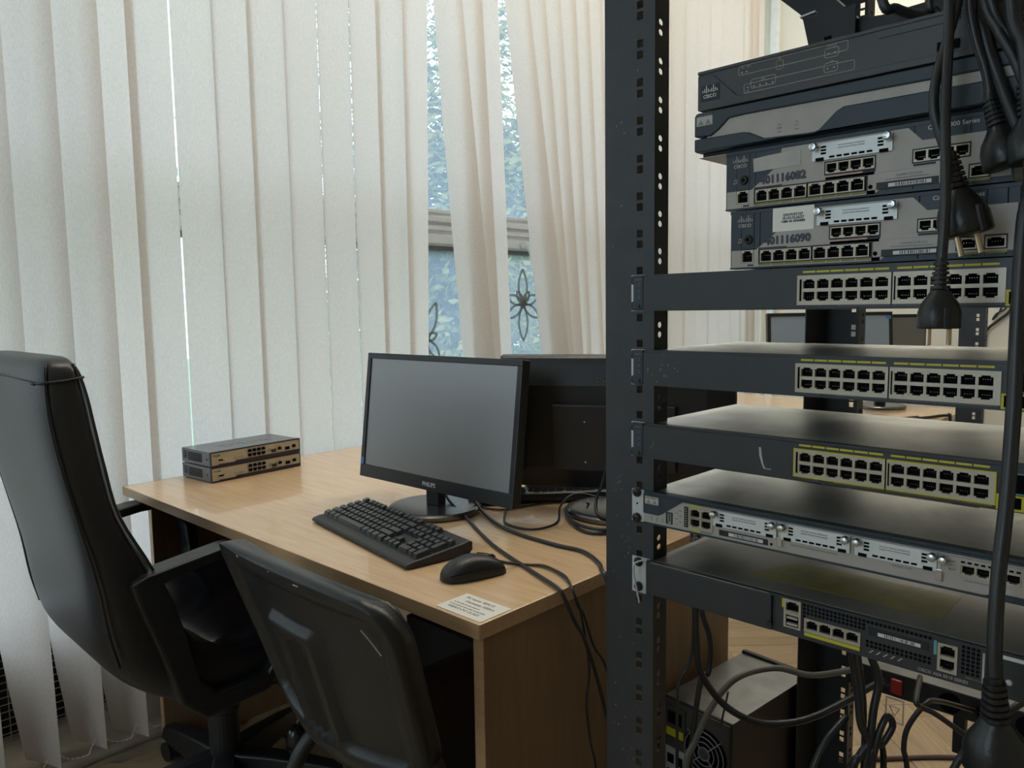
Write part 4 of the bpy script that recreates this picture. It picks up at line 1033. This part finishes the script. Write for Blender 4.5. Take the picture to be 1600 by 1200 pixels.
# dark grey router on top
t = thing('router', 'dark grey router lying on top of the pile, with white outlined indicator graphics', 'router', (XF, .4680, 1.4150)); W_, H = .325, .0438
MB().fb(.002, W_-.002, .003, H-.001, .008, .24).build('case', m_slate2, t, bevel=.002)
MB().fb(.02, .05, -.0019, .003, .02, .05).fb(W_-.05, W_-.02, -.0019, .003, .02, .05).fb(.02, .05, -.0019, .003, .19, .22).fb(W_-.05, W_-.02, -.0019, .003, .19, .22).build('foot', m_rackd, t)
MB().fprism([(0, .001), (.004, 0), (W_, 0), (W_, H), (.004, H), (0, H-.004)], -.001, .008).build('face_panel', m_slate2, t, bevel=.0015)
mb = MB()
mb.fprism([(.0005, .0382), (.015, .0372), (.0215, .0350), (.0470, .0100), (.0530, .0078), (W_, .0058), (W_, 0), (.004, .0002), (.0005, .0012)], -.0024, -.001); mb.build('lower_bezel', m_slate2, t, bevel=.0006)
MB().fb(0, W_, .0396, H-.0006, -.0022, -.001).build('upper_bezel', m_slate2, t, bevel=.0006)
MB().fprism([(.186, .0396), (.193, .0325), (.262, .0325), (.262, .0396)], -.0018, -.001).build('raised_panel', m_slate2, t, bevel=.0005)
MB().fb(.0045, .0275, .0098, .0268, -.0028, -.0024).build('badge', m_rackd, t)
cisco_logo(t, .0072, .0125, .0175, m_white, d=-.0032)
def outline(t, u0, u1, v0, v1, r=.002, d=-.0013, wd=.0004):
    pts = []
    for cx, cy, a0 in ((u1-r, v1-r, 0), (u0+r, v1-r, 90), (u0+r, v0+r, 180), (u1-r, v0+r, 270)):
        for k in range(4): a = R(a0+30*k); pts.append((d, -(cx+r*math.cos(a)), cy+r*math.sin(a)))
    MB().tube(pts, wd, 4, closed=True, smooth=False).build('outline_print', m_tape, t)
outline(t, .0494, .1646, .0293, .0386); outline(t, .0559, .1712, .0095, .0188); outline(t, .0916, .0992, .0262, .0352)
outline(t, .1420, .1556, .0262, .0350); outline(t, .0637, .0912, .0132, .0222); outline(t, .1417, .1549, .0124, .0212)
for s_, uu, vv in (('OK', .054, .0358), ('ACT', .061, .0358), ('PPP', .0954, .0360), ('USB', .1488, .0215), ('VPN/AUX', .1488, .0365), ('LAN', .0775, .0198), ('PoE', .0600, .0108)): text(s_, .0023, m_tape, t, uu, vv, d=-.0014, align='CENTER')
for uu, vv in ((.0530, .0318), (.0585, .0318), (.0954, .0295), (.0600, .0150), (.0670, .0150), (.0740, .0150), (.0810, .0150), (.0880, .0150), (.1455, .0300), (.1520, .0300), (.1450, .0160), (.1515, .0160)): MB().fb(uu-.0009, uu+.0009, vv-.0007, vv+.0007, -.0014, -.001).build('indicator', m_tape, t)
MB().fb(.244, .262, .0085, .0165, -.0028, -.0024).build('usb_slot', m_hole, t)
text('Cisco 800 Series', .0075, m_grey, t, .276, .0215, d=-.0016)

# ------------------------------------------------------------------ modular router with three blank module plates
t = thing('router', 'long grey modular router with three blank module plates, below the yellow-framed switch', 'router', (XF, .5394, .9303)); W_, H = .438, .0405
MB().fb(.001, W_-.001, .001, H-.001, .010, .172).build('case', m_slate, t, bevel=.001)
MB().fb(.0015, W_-.0015, H-.001, H-.0003, .004, .1715).build('top_cover', m_swtop, t)
p4 = (.0655, .0945, .0072, .0300); q4 = (.3525, .4005, .0165, .0262)
mb = MB(); panel_cut(mb, 0, W_, .001, .0350, -.0012, .010, [p4, q4]); mb.build('silver_face', m_silver, t)
MB().fprism([(0, .0350), (W_, .0350), (W_, .0372), (0, .0372)], -.0035, .010).build('top_lip', m_slate, t, bevel=.0008)
MB().fprism([(0, .0372), (W_, .0372), (W_, H), (0, H)], -.0015, .010).build('top_edge', m_slate, t)
MB().fb(0, W_, -.0004, .0016, -.0025, .010).build('bottom_lip', m_slate, t)
MB().fprism([(0, .0128), (.021, .0128), (.027, .0155), (.050, .0315), (.056, .0350), (0, .0350)], -.0030, -.001).build('slate_corner', m_slate, t, bevel=.0006)
MB().fprism([(.372, .0016), (.384, .0060), (W_, .0060), (W_, .0016)], -.0028, -.001).build('slate_corner', m_slate, t)
MB().fb(.0032, .0226, .0255, .0350, -.0034, -.003).build('maker_label', m_tape, t)
text('Cisco Systems', .0026, m_ink, t, .0130, .0325, d=-.0036, align='CENTER')
mb = MB()
for uu in (.0085, .0175): mb.fprism([(uu-.0035, .0262), (uu+.0035, .0262), (uu, .0310)], -.0036, -.0034)
mb.build('bridge_emblem', m_grey, t)
er = MB().fb(-.0185, 0, .0, H, .0, .0018); er.build('rack_ear', m_steel, t); MB().fb(W_, W_+.0185, 0, H, 0, .0018).build('rack_ear', m_steel, t)
ear_screws(t, (-.0105,), (.0045, H-.0035), m_gloss, .0062); MB().lathe([(.0012, -.0006), (.0012, 0)], 8, (0, .0105, .0225), 'x').build('ear_hole', m_hole, t)
us = MB(); panel_cut(us, .0326, .0416, .0050, .0195, -.002, -.001, [(.0345, .0400, .0065, .0180)]); us.build('usb_port', m_rackd, t)
MB().fb(.0362, .0385, .0070, .0175, -.0018, -.001).build('usb_tongue', m_pcrear, t); MB().fb(.0365, .0395, .0060, .0072, -.0022, -.0016).build('usb_contact', m_white, t)
MB().fb(*p4, .0075, .009).fb(*q4, .0075, .009).build('port_well', m_hole, t)
b = MB(); panel_cut(b, .0582, .0962, .0055, .0312, -.0026, -.0008, [p4]); b.build('port_frame', m_portm, t)
MB().fb(.0586, .0640, .0060, .0308, -.0029, -.0026).build('indicator_column', m_rackd, t)
for k in range(8): MB().fb(.0602, .0618, .0080+k*.0028, .0090+k*.0028, -.0031, -.0029).build('indicator', m_tape, t)
for r, v in enumerate((.0074, .0190)):
    for k in range(2): port(t, p4[0]+.0003+k*.0144, v, .0141, .0108, r == 1, -.0024)
MB().fb(.0665, .0795, .0316, .0338, -.0016, -.0012).fb(.0665, .0790, .0026, .0048, -.0016, -.0012).build('yellow_label', m_yel, t)
MB().fb(.0800, .0940, .0026, .0048, -.0016, -.0012).build('dark_label', m_grey, t)
mb = MB()
for uu in (.011, .019, .027): mb.fb(uu, uu+.0012, .0050, .0105, -.0014, -.0012)
for k in range(6): mb.fb(.0455+(k % 2)*.005, .0490+(k % 2)*.005, .0060+k*.0034, .0072+k*.0034, -.0014, -.0012)
mb.build('status_print', m_grey, t)
for k, u0 in enumerate((.0972, .1785, .2570)):
    w_ = (.0765, .0735, .0755)[k]
    wic(t, u0, .0152, w_, .0180)
for uu in (.1772, .3345): MB().fb(uu-.0030, uu+.0030, .0065, .0175, -.0035, -.0012).fb(uu-.0018, uu+.0018, .0175, .026, -.003, -.0012).build('ground_clip', m_metal, t, bevel=.0005)
MB().fb(.1040, .1635, .0045, .0112, -.0020, -.0012).build('card_slot', m_rackd, t, bevel=.0004); barcode(t, .1165, .1580, .0060, .0098, -.0021, 9)
MB().lathe([(.0015, -.0018), (.0015, -.0012)], 8, (0, -.1675, .0068), 'x').build('reset_hole', m_hole, t)
text('DO NOT REMOVE DURING NETWORK OPERATION', .0021, m_grey, t, .190, .0100, d=-.0014); text('COMPACT FLASH', .0024, m_grey, t, .292, .0108, d=-.0014)
b = MB(); panel_cut(b, .3355, .4040, .0150, .0325, -.0026, -.0010, [q4] + [(.3425, .3480, .0195+k*.0036, .0217+k*.0036) for k in range(3)]); b.build('port_frame', m_silver, t)
screw(t, .3385, .0285, .0042, m_metal, d=-.0026, h=.0095, name='thumb_screw')
for k in range(4): port(t, q4[0]+.0002+k*.0119, q4[2], .0117, .0097, False, -.0022)
for k in range(9): MB().fb(.3525+k*.0055, .3558+k*.0055, .0280, .0298, -.0029, -.0026).build('indicator', m_hole, t)
text('10/100/1000 ETHERNET', .0026, m_grey, t, .355, .0105, d=-.0014)

# ------------------------------------------------------------------ firewall appliance at the bottom
t = thing('firewall_appliance', 'black perforated firewall appliance with a faded yellow film on its top cover', 'firewall', (XF, .5315, .8400)); W_, H = .4300, .0436
MB().fb(.0, W_, .0008, H-.0012, .012, .140).build('case', m_rack, t, bevel=.001)
MB().fb(.0005, W_-.0005, H-.0012, H-.0004, .004, .1395).build('top_cover', m_swtopd, t)
mg = (.1765, .1935, .0095, .0395); p4 = (.1995, .2555, .0118, .0232); cn = (.3290, .3440, .0095, .0355)
MB().fb(0, .1620, .0002, H-.0035, -.0030, .012).build('cover_plate', m_swface, t, bevel=.0008)
MB().fb(0, W_, H-.0035, H-.0012, -.0015, .012).build('top_lip', m_swface, t)
hatch(t, .003, .158, H-.0030, H-.0020, m_tape, .0021, .5, 'stitched_edge', d=-.0015)
mb = MB(); panel_cut(mb, .1625, W_, .0002, H-.0035, -.001, .012, [mg, p4, cn]); mb.build('face_panel', m_rack, t)
MB().fb(.1608, .1622, .004, H-.004, -.0045, -.001).build('cover_latch', m_rackd, t); MB().lathe([(.0032, -.006), (.0036, -.003)], 12, (0, -.1605, .0075), 'x').build('cover_screw', m_rackd, t)
for c in (mg, p4, cn): MB().fb(*c, .009, .0105).build('port_well', m_hole, t)
for c in (mg, cn):
    b = MB(); w2 = c[1]-c[0]; panel_cut(b, c[0]-.0010, c[1]+.0010, c[2]-.0008, c[3]+.0008, -.0022, -.0006, [(c[0]+.0014, c[1]-.0014, c[2]+.0010, (c[2]+c[3])/2-.0014), (c[0]+.0014, c[1]-.0014, (c[2]+c[3])/2+.0014, c[3]-.0010)])
    b.build('port_frame', m_portm, t)
port(t, mg[0], .0262, .0168, .0128, True, -.0018)
for v in (.0120, .0190): MB().fb(mg[0]+.0025, mg[1]-.0025, v, v+.0020, -.0024, .002).build('usb_tongue', m_tape, t)
port(t, cn[0], .0235, .0150, .0118, True, -.0018); port(t, cn[0], .0100, .0150, .0118, False, -.0018)
MB().fb(mg[0]-.0032, mg[0]-.0012, .0300, .0400, -.0020, -.001).build('yellow_label', m_yel, t)
b = MB(); panel_cut(b, p4[0]-.0012, p4[1]+.0012, p4[2]-.0024, p4[3]+.0010, -.0022, -.0006, [p4]); b.build('port_frame', m_portm, t)
for k in range(4): port(t, p4[0]+.0002+k*.0139, p4[2], .0137, .0114, True, -.0018)
MB().fb(p4[0]-.001, p4[1]+.0010, .0048, .0086, -.0020, -.001).build('yellow_label', m_yel, t, bevel=.0008)
MB().fb(cn[0]-.0045, cn[0]-.0018, .0235, .0375, -.0018, -.001).build('teal_label', m_teal, t)
MB().fb(.2640, .3200, .0245, .0330, -.0016, -.001).build('card_slot', m_rackd, t, bevel=.0004); barcode(t, .2735, .3130, .0262, .0298, -.0019, 12)
sk = lambda u, v: (.262 < u < .323 and .020 < v < .034) or (.197 < u < .258 and v < .026) or (.322 < u < .347) or (u > .345 and v < .008)
vents(t, .1965, .3630, .0120, .0380, .0041, .0041, .0028, .0028, d=-.001, skip=sk)
mb = MB()
for k in range(5): mb.fprism([(.2650+k*.0068, .0062), (.2664+k*.0068, .0062), (.2700+k*.0068, .0098), (.2686+k*.0068, .0098)], -.0013, -.001)
mb.build('status_print', m_tape, t)
text('CISCO ASA 5510 SERIES', .0042, m_tape, t, .3110, .0030, d=-.0012); text('Adaptive Security Appliance', .0022, m_grey, t, .352, .0085, d=-.0012)
MB().fb(.3655, .3672, .008, .037, -.0016, -.001).build('print_line', m_tape, t)
MB().fb(.3740, .4000, .0365, .0400, -.0016, -.001).build('white_label', m_white, t); screw(t, .387, .0160, .0028, m_steel, d=-.001, h=.002)
MB().fprism([(-.0262, -.002), (-.0262, .0440), (0, .0440), (0, -.002)], 0, .0018).build('rack_ear', m_steel, t)
ear_screws(t, (-.0160,), (.0060, .0380), m_gloss, .0062)
mb = MB(); mb.tube([(-.001, .003, .0428), (-.006, .010, .0415), (-.012, .015, .0370), (-.0125, .0145, .022), (-.010, .0115, .002), (-.008, .0095, -.012)], .0013, 6); mb.build('bent_bracket', m_steel, t, smooth=True)
MB().fb(-.004, .0, -.002, .0435, -.002, .0).build('bracket_edge', m_rack, t)
MB().prism([(.0365, -.1140), (.112, -.1400), (.118, -.3180), (.0400, -.3200)], 'z', H-.0005, H-.0001).build('yellow_film', m_yeld, t)

# ------------------------------------------------------------------ black bracket on the top router
t = thing('steel_bracket', 'black slotted steel bracket resting on the top router of the pile', 'bracket', (.90, .385, 1.4588))
z0 = 1.4588; yy = .385
def P2(pts): return [(y-yy, z-z0) for y, z in pts]
mb = MB()
mb.prism(P2([(.400, 1.524), (.3985, 1.528), (.384, 1.529), (.374, z0), (.398, z0)]), 'x', 0, .003) if 0 else None
tab = MB(); tab.prism(P2([(.3995, 1.5265), (.340, 1.5265), (.340, 1.500), (.3740, 1.500), (.3740, 1.4588), (.3835, 1.4588)]), 'x', 0, .004)
tab.prism(P2([(.340, 1.500), (.3655, 1.500), (.3655, 1.4588), (.340, 1.4588)]), 'x', 0, .004)
tab.build('tab', m_rackd, t)
MB().prism(P2([(.402, 1.527), (.402, 1.529), (.384, 1.531), (.384, 1.529)]), 'x', -.002, .02).build('tab_edge', m_steel, t)
MB().prism(P2([(.475, 1.600), (.400, 1.5285), (.345, 1.512), (.345, 1.5175), (.420, 1.600)]), 'x', .010, .050).build('arm', m_rackd, t)
MB().prism(P2([(.357, 1.4588), (.357, 1.516), (.316, 1.5115), (.19, 1.516), (.19, 1.4588)]), 'x', .012, .09).build('tray', m_rackd, t)

# ------------------------------------------------------------------ power strip at the back of the rack
t = thing('power_strip', 'black rack power strip with a red rocker switch, at the back of the rack', 'power strip', (1.449, .527, .4785)); W_, H = .454, .0445
MB().fb(.0, W_, 0, H, 0, .045).build('case', m_rackd, t, bevel=.0015)
MB().fb(.0005, W_-.0005, H, H+.0008, .001, .060).build('top_cover', m_swtopd, t)
text('ON/OFF', .008, m_grey2, t, .050, .016)
rz_ = MB().fb(.078, .098, .008, .036, -.006, 0); rz_.build('rocker_switch', m_red, t, bevel=.002)
fl_ = MB(); panel_cut(fl_, .072, .104, -.044, .002, -.010, -.0085, [(.0745, .1015, -.0415, -.0005)]); 
fl_.build('switch_cover', m_clear, t)
MB().tube([(-.009, -.079, -.014), (-.009, -.088, -.031), (-.009, -.097, -.014)], .0012, 5, smooth=False).tube([(-.009, -.079, -.014), (-.009, -.097, -.014)], .0010, 5).build('cover_print', m_clear, t)
for k in range(5):
    MB().lathe([(.018, -.002), (.018, 0)], 20, (0, -(.175+k*.058), .022), 'x').build('outlet', m_hole, t)
MB().box(.010, .030, -.197, -.178, -.072, .001).build('hanging_bracket', m_rackd, t, bevel=.002)

# ------------------------------------------------------------------ mains leads and plugs hanging in front of the rack
def plug(name, label, c, d, pins=True, s=1.0, lead=None, r=.0042, roll=0):
    # c: top of strain relief, d: unit direction the pins point to
    t = thing(name, label, 'plug', group='plugs hanging on leads before the rack'); d = Vector(d).normalized(); c = Vector(c)
    t.location = c
    a = (rt - d*rt.dot(d)).normalized(); a = Matrix.Rotation(roll, 3, d) @ a; b = d.cross(a)
    def ring(h, ra, rb, n=32): return [d*h*s + a*(ra*s*math.copysign(abs(math.cos(q))**.8, math.cos(q))) + b*(rb*s*math.copysign(abs(math.sin(q))**.8, math.sin(q))) for q in [2*math.pi*i/n for i in range(n)]]
    MB().loft([ring(h, ra, rb) for h, ra, rb in ((.026, .0075, .0075), (.032, .011, .010), (.040, .0165, .014), (.048, .0185, .0175), (.062, .0190, .0185), (.064, .0180, .0175))]).build('body', m_plast2, t, bevel=.0012, seg=3, fix=True, smooth=True)
    st = MB()
    for k in range(6): st.loft([ring(.000+k*.0045, .0062+k*.0004, .0062+k*.0004, 14), ring(.0028+k*.0045, .0064+k*.0004, .0064+k*.0004, 14)])
    st.loft([ring(-.004, .0046, .0046, 12), ring(.028, .0052, .0052, 12)]); st.build('strain_relief', m_plast, t)
    if pins:
        for sg in (1, -1):
            p = a*(sg*.0095*s); MB().tube([p+d*.062*s, p+d*.080*s], .0024*s, 10, smooth=False).build('pin', m_brass, t)
        MB().loft([[q + b*(.0178*s)*sg for q in ring(h, .004, .0022, 8)] for sg in (1,) for h in (.044, .0642)]).build('earth_groove', m_rackd, t)
    if lead: MB().tube([Vector(p)-c for p in lead] + [d*.002], r, 9).build('lead', m_cable, t, smooth=True)
    return t
plug('mains_plug', 'black mains plug hanging in front of the two 8-port routers, pins pointing down right', (.746, .199, 1.322), (.05, -.22, -1), s=1.06, lead=[(.77, .20, 1.9), (.768, .200, 1.56), (.766, .202, 1.468), (.755, .207, 1.424), (.745, .212, 1.389), (.742, .212, 1.364), (.744, .206, 1.339)], roll=R(-12))
plug('mains_plug', 'black mains plug hanging lowest, pins pointing down above the middle switch', (.714, .194, 1.232), (-.02, -.01, -1), s=.86, lead=[(.76, .21, 1.9), (.757, .209, 1.56), (.754, .207, 1.466), (.750, .205, 1.422), (.742, .203, 1.384), (.732, .200, 1.346), (.726, .197, 1.317), (.719, .194, 1.274)], roll=R(5))
plug('appliance_connector', 'black moulded appliance connector hanging upper right beside the slate router', (.776, .178, 1.372), (.0, -.28, -1), pins=False, s=.95, lead=[(.78, .2, 1.9), (.776, .2, 1.56), (.771, .196, 1.462), (.772, .190, 1.424), (.775, .182, 1.396)])
plug('appliance_connector', 'second black moulded connector hanging at the upper right edge of the rack', (.762, .150, 1.376), (.0, -.15, -1), pins=False, s=1.0, lead=[(.775, .195, 1.9), (.770, .192, 1.56), (.765, .184, 1.458), (.764, .172, 1.425), (.763, .160, 1.401)], roll=.5)
plug('mains_plug', 'large dark plug at the end of the long lead hanging at the lower right', (.692, .137, .895), (.12, -.03, -1), pins=False, s=1.25, lead=[(.77, .175, 1.9), (.762, .165, 1.48), (.756, .150, 1.40), (.748, .140, 1.297), (.740, .142, 1.261), (.730, .141, 1.184), (.721, .139, 1.107), (.711, .139, 1.03), (.702, .140, .979), (.695, .139, .928)], r=.0058)
cable('mains_lead', 'black lead arching out over the top router at the upper edge', [(.83, .31, 1.62), (.817, .284, 1.496), (.825, .273, 1.484), (.842, .255, 1.476), (.87, .23, 1.470)], .0048)
cable('mains_lead', 'short straight black lead end crossing the bracket at the upper edge', [(.845, .255, 1.60), (.848, .250, 1.492), (.851, .246, 1.484), (.856, .241, 1.474)], .0040)
cable('mains_lead', 'black lead slanting down right across the printed name of the top router', [(.77, .20, 1.9), (.765, .192, 1.56), (.759, .178, 1.454), (.766, .165, 1.42), (.772, .148, 1.38), (.774, .12, 1.32)], .0032)
cable('mains_lead', 'thick black lead among the bundle falling behind the upper right connectors', [(.79, .20, 1.9), (.783, .197, 1.5), (.780, .186, 1.43), (.778, .170, 1.38), (.772, .150, 1.33), (.768, .12, 1.26)], .0060)

# ------------------------------------------------------------------ cables around the floor tower and behind the rack
cable('thick_cable', 'grey cable arching over the top of the floor computer tower', [(1.27, .44, .60), (1.193, .489, .599), (1.15, .534, .612), (1.105, .578, .596), (1.073, .605, .548), (1.051, .621, .493), (1.036, .629, .44), (1.03, .63, .2), (1.04, .62, .01)], .0052, m_cable2)
cable('power_cable', 'black cable hanging beside the desk panel then looping over the floor tower', [(1.03, .61, .84), (1.027, .607, .735), (1.024, .603, .68), (1.024, .595, .63), (1.045, .567, .58), (1.077, .53, .552), (1.112, .494, .549), (1.144, .462, .56), (1.19, .43, .58), (1.25, .40, .6)], .0055)
cable('power_cable', 'second black cable hanging in front of the brown desk side panel', [(1.07, .63, .84), (1.076, .626, .715), (1.083, .613, .658), (1.076, .611, .606), (1.062, .619, .585), (1.05, .63, .4), (1.05, .63, .01)], .0045)
cable('signal_cable', 'thin black cable curving down the brown desk side panel behind the rack post', [(1.06, .635, .84), (1.066, .633, .71), (1.056, .632, .628), (1.042, .644, .592), (1.036, .644, .55), (1.03, .64, .3), (1.03, .64, .01)], .0026)
MB_t = MB(); MB_t.tube([(1.050, .562, .600), (1.048, .564, .585), (1.043, .567, .560), (1.042, .568, .545)], .0016, 6)
tag(MB_t.build('cable_tie', m_cable, smooth=True), 'black cable tie standing up from the cable over the floor tower', 'cable tie')
for lab, pts, r in (('black power lead dropping from the firewall into the cable tangle', [(1.10, .38, .83), (1.108, .378, .72), (1.115, .363, .665), (1.106, .365, .62), (1.10, .366, .583), (1.09, .372, .50), (1.10, .38, .30), (1.12, .36, .01)], .0058),
                    ('black lead forming a loop in the cable tangle below the firewall', [(1.10, .37, .45), (1.098, .362, .538), (1.104, .357, .585), (1.117, .350, .612), (1.122, .344, .598), (1.112, .352, .575), (1.096, .365, .55), (1.09, .37, .40), (1.10, .36, .01)], .0050),
                    ('black lead beside the rear post in the cable tangle', [(1.08, .40, .83), (1.092, .393, .711), (1.093, .383, .647), (1.092, .377, .602), (1.098, .368, .574), (1.088, .375, .556), (1.077, .383, .52), (1.07, .39, .3), (1.08, .39, .01)], .0060),
                    ('black lead bowing outward left in the cable tangle', [(1.10, .40, .60), (1.06, .415, .57), (1.035, .425, .52), (1.04, .42, .46), (1.06, .41, .30), (1.08, .40, .01)], .0050),
                    ('black lead curling in a wide loop low in the tangle', [(1.12, .37, .58), (1.135, .36, .55), (1.13, .36, .50), (1.10, .375, .47), (1.07, .39, .49), (1.08, .385, .54), (1.11, .37, .55)], .0046),
                    ('thin black lead running down the tangle by the rear post', [(1.14, .41, .83), (1.135, .40, .70), (1.125, .385, .62), (1.115, .38, .55), (1.12, .38, .40), (1.13, .38, .01)], .0036),
                    ('black lead loop hanging under the power strip', [(1.449, .31, .50), (1.32, .335, .56), (1.265, .34, .576), (1.243, .358, .541), (1.235, .361, .507), (1.236, .355, .473), (1.25, .34, .30), (1.28, .33, .01)], .0042),
                    ('black lead from the power strip to the large hanging plug', [(1.30, .36, .60), (1.202, .337, .607), (1.207, .331, .597), (1.220, .316, .587), (1.244, .287, .560), (1.259, .269, .543), (1.28, .23, .52)], .0042),
                    ('black lead slanting down left from the large hanging plug', [(1.19, .20, .66), (1.161, .238, .622), (1.143, .252, .596), (1.125, .266, .564), (1.09, .29, .48), (1.05, .30, .01)], .0050)):
    cable('tangled_lead', lab, pts, r, group='leads tangled below the firewall')
cable('floor_cable', 'thin brown cable running across the floor behind the rack', [(1.55, 1.10, .006), (1.75, .90, .006), (1.93, .76, .006), (2.05, .64, .006), (2.16, .53, .006), (2.24, .42, .006), (2.4, .25, .006)], .006, m_purple)

# ------------------------------------------------------------------ far side of the room
fp = thing('server_rack', 'second black rack post far behind, seen between the upper two switches', 'rack', (2.755, .69, 0))
post(fp, 0, 0, 1, 1, 0, 2.05)
post(fp, 0, -.565, -1, 1, 0, 2.05)
MB().box(0, .6, -.04, 0, 0, .045).box(0, .6, -.565, -.525, 0, .045).box(0, .04, -.525, -.04, 0, .04).build('base_frame', m_rack, fp)
fd = thing('desk', 'wooden desk at the far end wall, carrying the screen behind the rack', 'desk', (2.83, .855, 0))
MB().box(0, .75, 0, 1.25, .727, .75).build('tabletop', m_desk, fd, bevel=.0015)
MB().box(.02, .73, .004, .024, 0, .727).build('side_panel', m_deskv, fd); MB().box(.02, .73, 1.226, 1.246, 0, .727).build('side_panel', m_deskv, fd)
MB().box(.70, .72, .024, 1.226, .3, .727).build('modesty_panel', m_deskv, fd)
monitor('monitor', 'grey-screened monitor on the far desk, seen between the upper two switches', (3.10, 1.235, .75), R(44), .10, -.02, None, w=.50, h=.315, back=False, screen=m_sscreen, zb=.098)
monitor('monitor', 'dark monitor on the far desk, right of the grey-screened one', (3.45, 1.156, .75), R(40), .08, -.02, None, w=.38, h=.30, back=False, zb=.098)
bpy.context.view_layer.update()
_m = [o for o in COL.objects if o.name.startswith('monitor') and 'grey-screened monitor' in o.get('label', '')][0]
so_ = MB().box(-.0052, -.0040, -.243, -.226, .286, .300).build('corner_sticker', m_blue, _m); so_.matrix_local = _m.children[0].matrix_local.copy()
t = thing('paper_sheet', 'white sheet of paper lying on the far desk', 'paper', (3.10, 1.78, .75), R(25)); MB().box(-.15, .15, -.105, .105, 0, .0006).build('sheet', m_paper, t)
cable('loose_cable', 'black cable trailing over the near edge of the far desk', [(3.15, 1.25, .755), (3.05, 1.12, .755), (2.98, 1.0, .755), (3.10, .95, .755), (3.22, .90, .755), (3.30, .858, .757), (3.31, .846, .74), (3.31, .846, .5)], .006)
cable('loose_cable', 'black cable lying in a curve on the far desk below the grey screen', [(3.0, 1.5, .755), (2.95, 1.35, .755), (2.90, 1.2, .755), (2.95, 1.05, .755), (3.1, .97, .755), (3.2, .93, .755)], .007)
cable('wall_cable', 'dark cable hanging slack on the pale end wall', [(4.61, .90, 1.30), (4.612, .92, 1.16), (4.605, .97, 1.10), (4.605, 1.02, 1.05), (4.61, 1.03, .98), (4.61, 1.03, .5)], .007)
cable('wall_cable', 'thin dark looped cable on the pale end wall', [(4.61, .95, 1.30), (4.612, .965, 1.16), (4.61, 1.0, 1.10), (4.61, .985, 1.13), (4.612, .94, 1.17), (4.61, .93, 1.3)], .004)
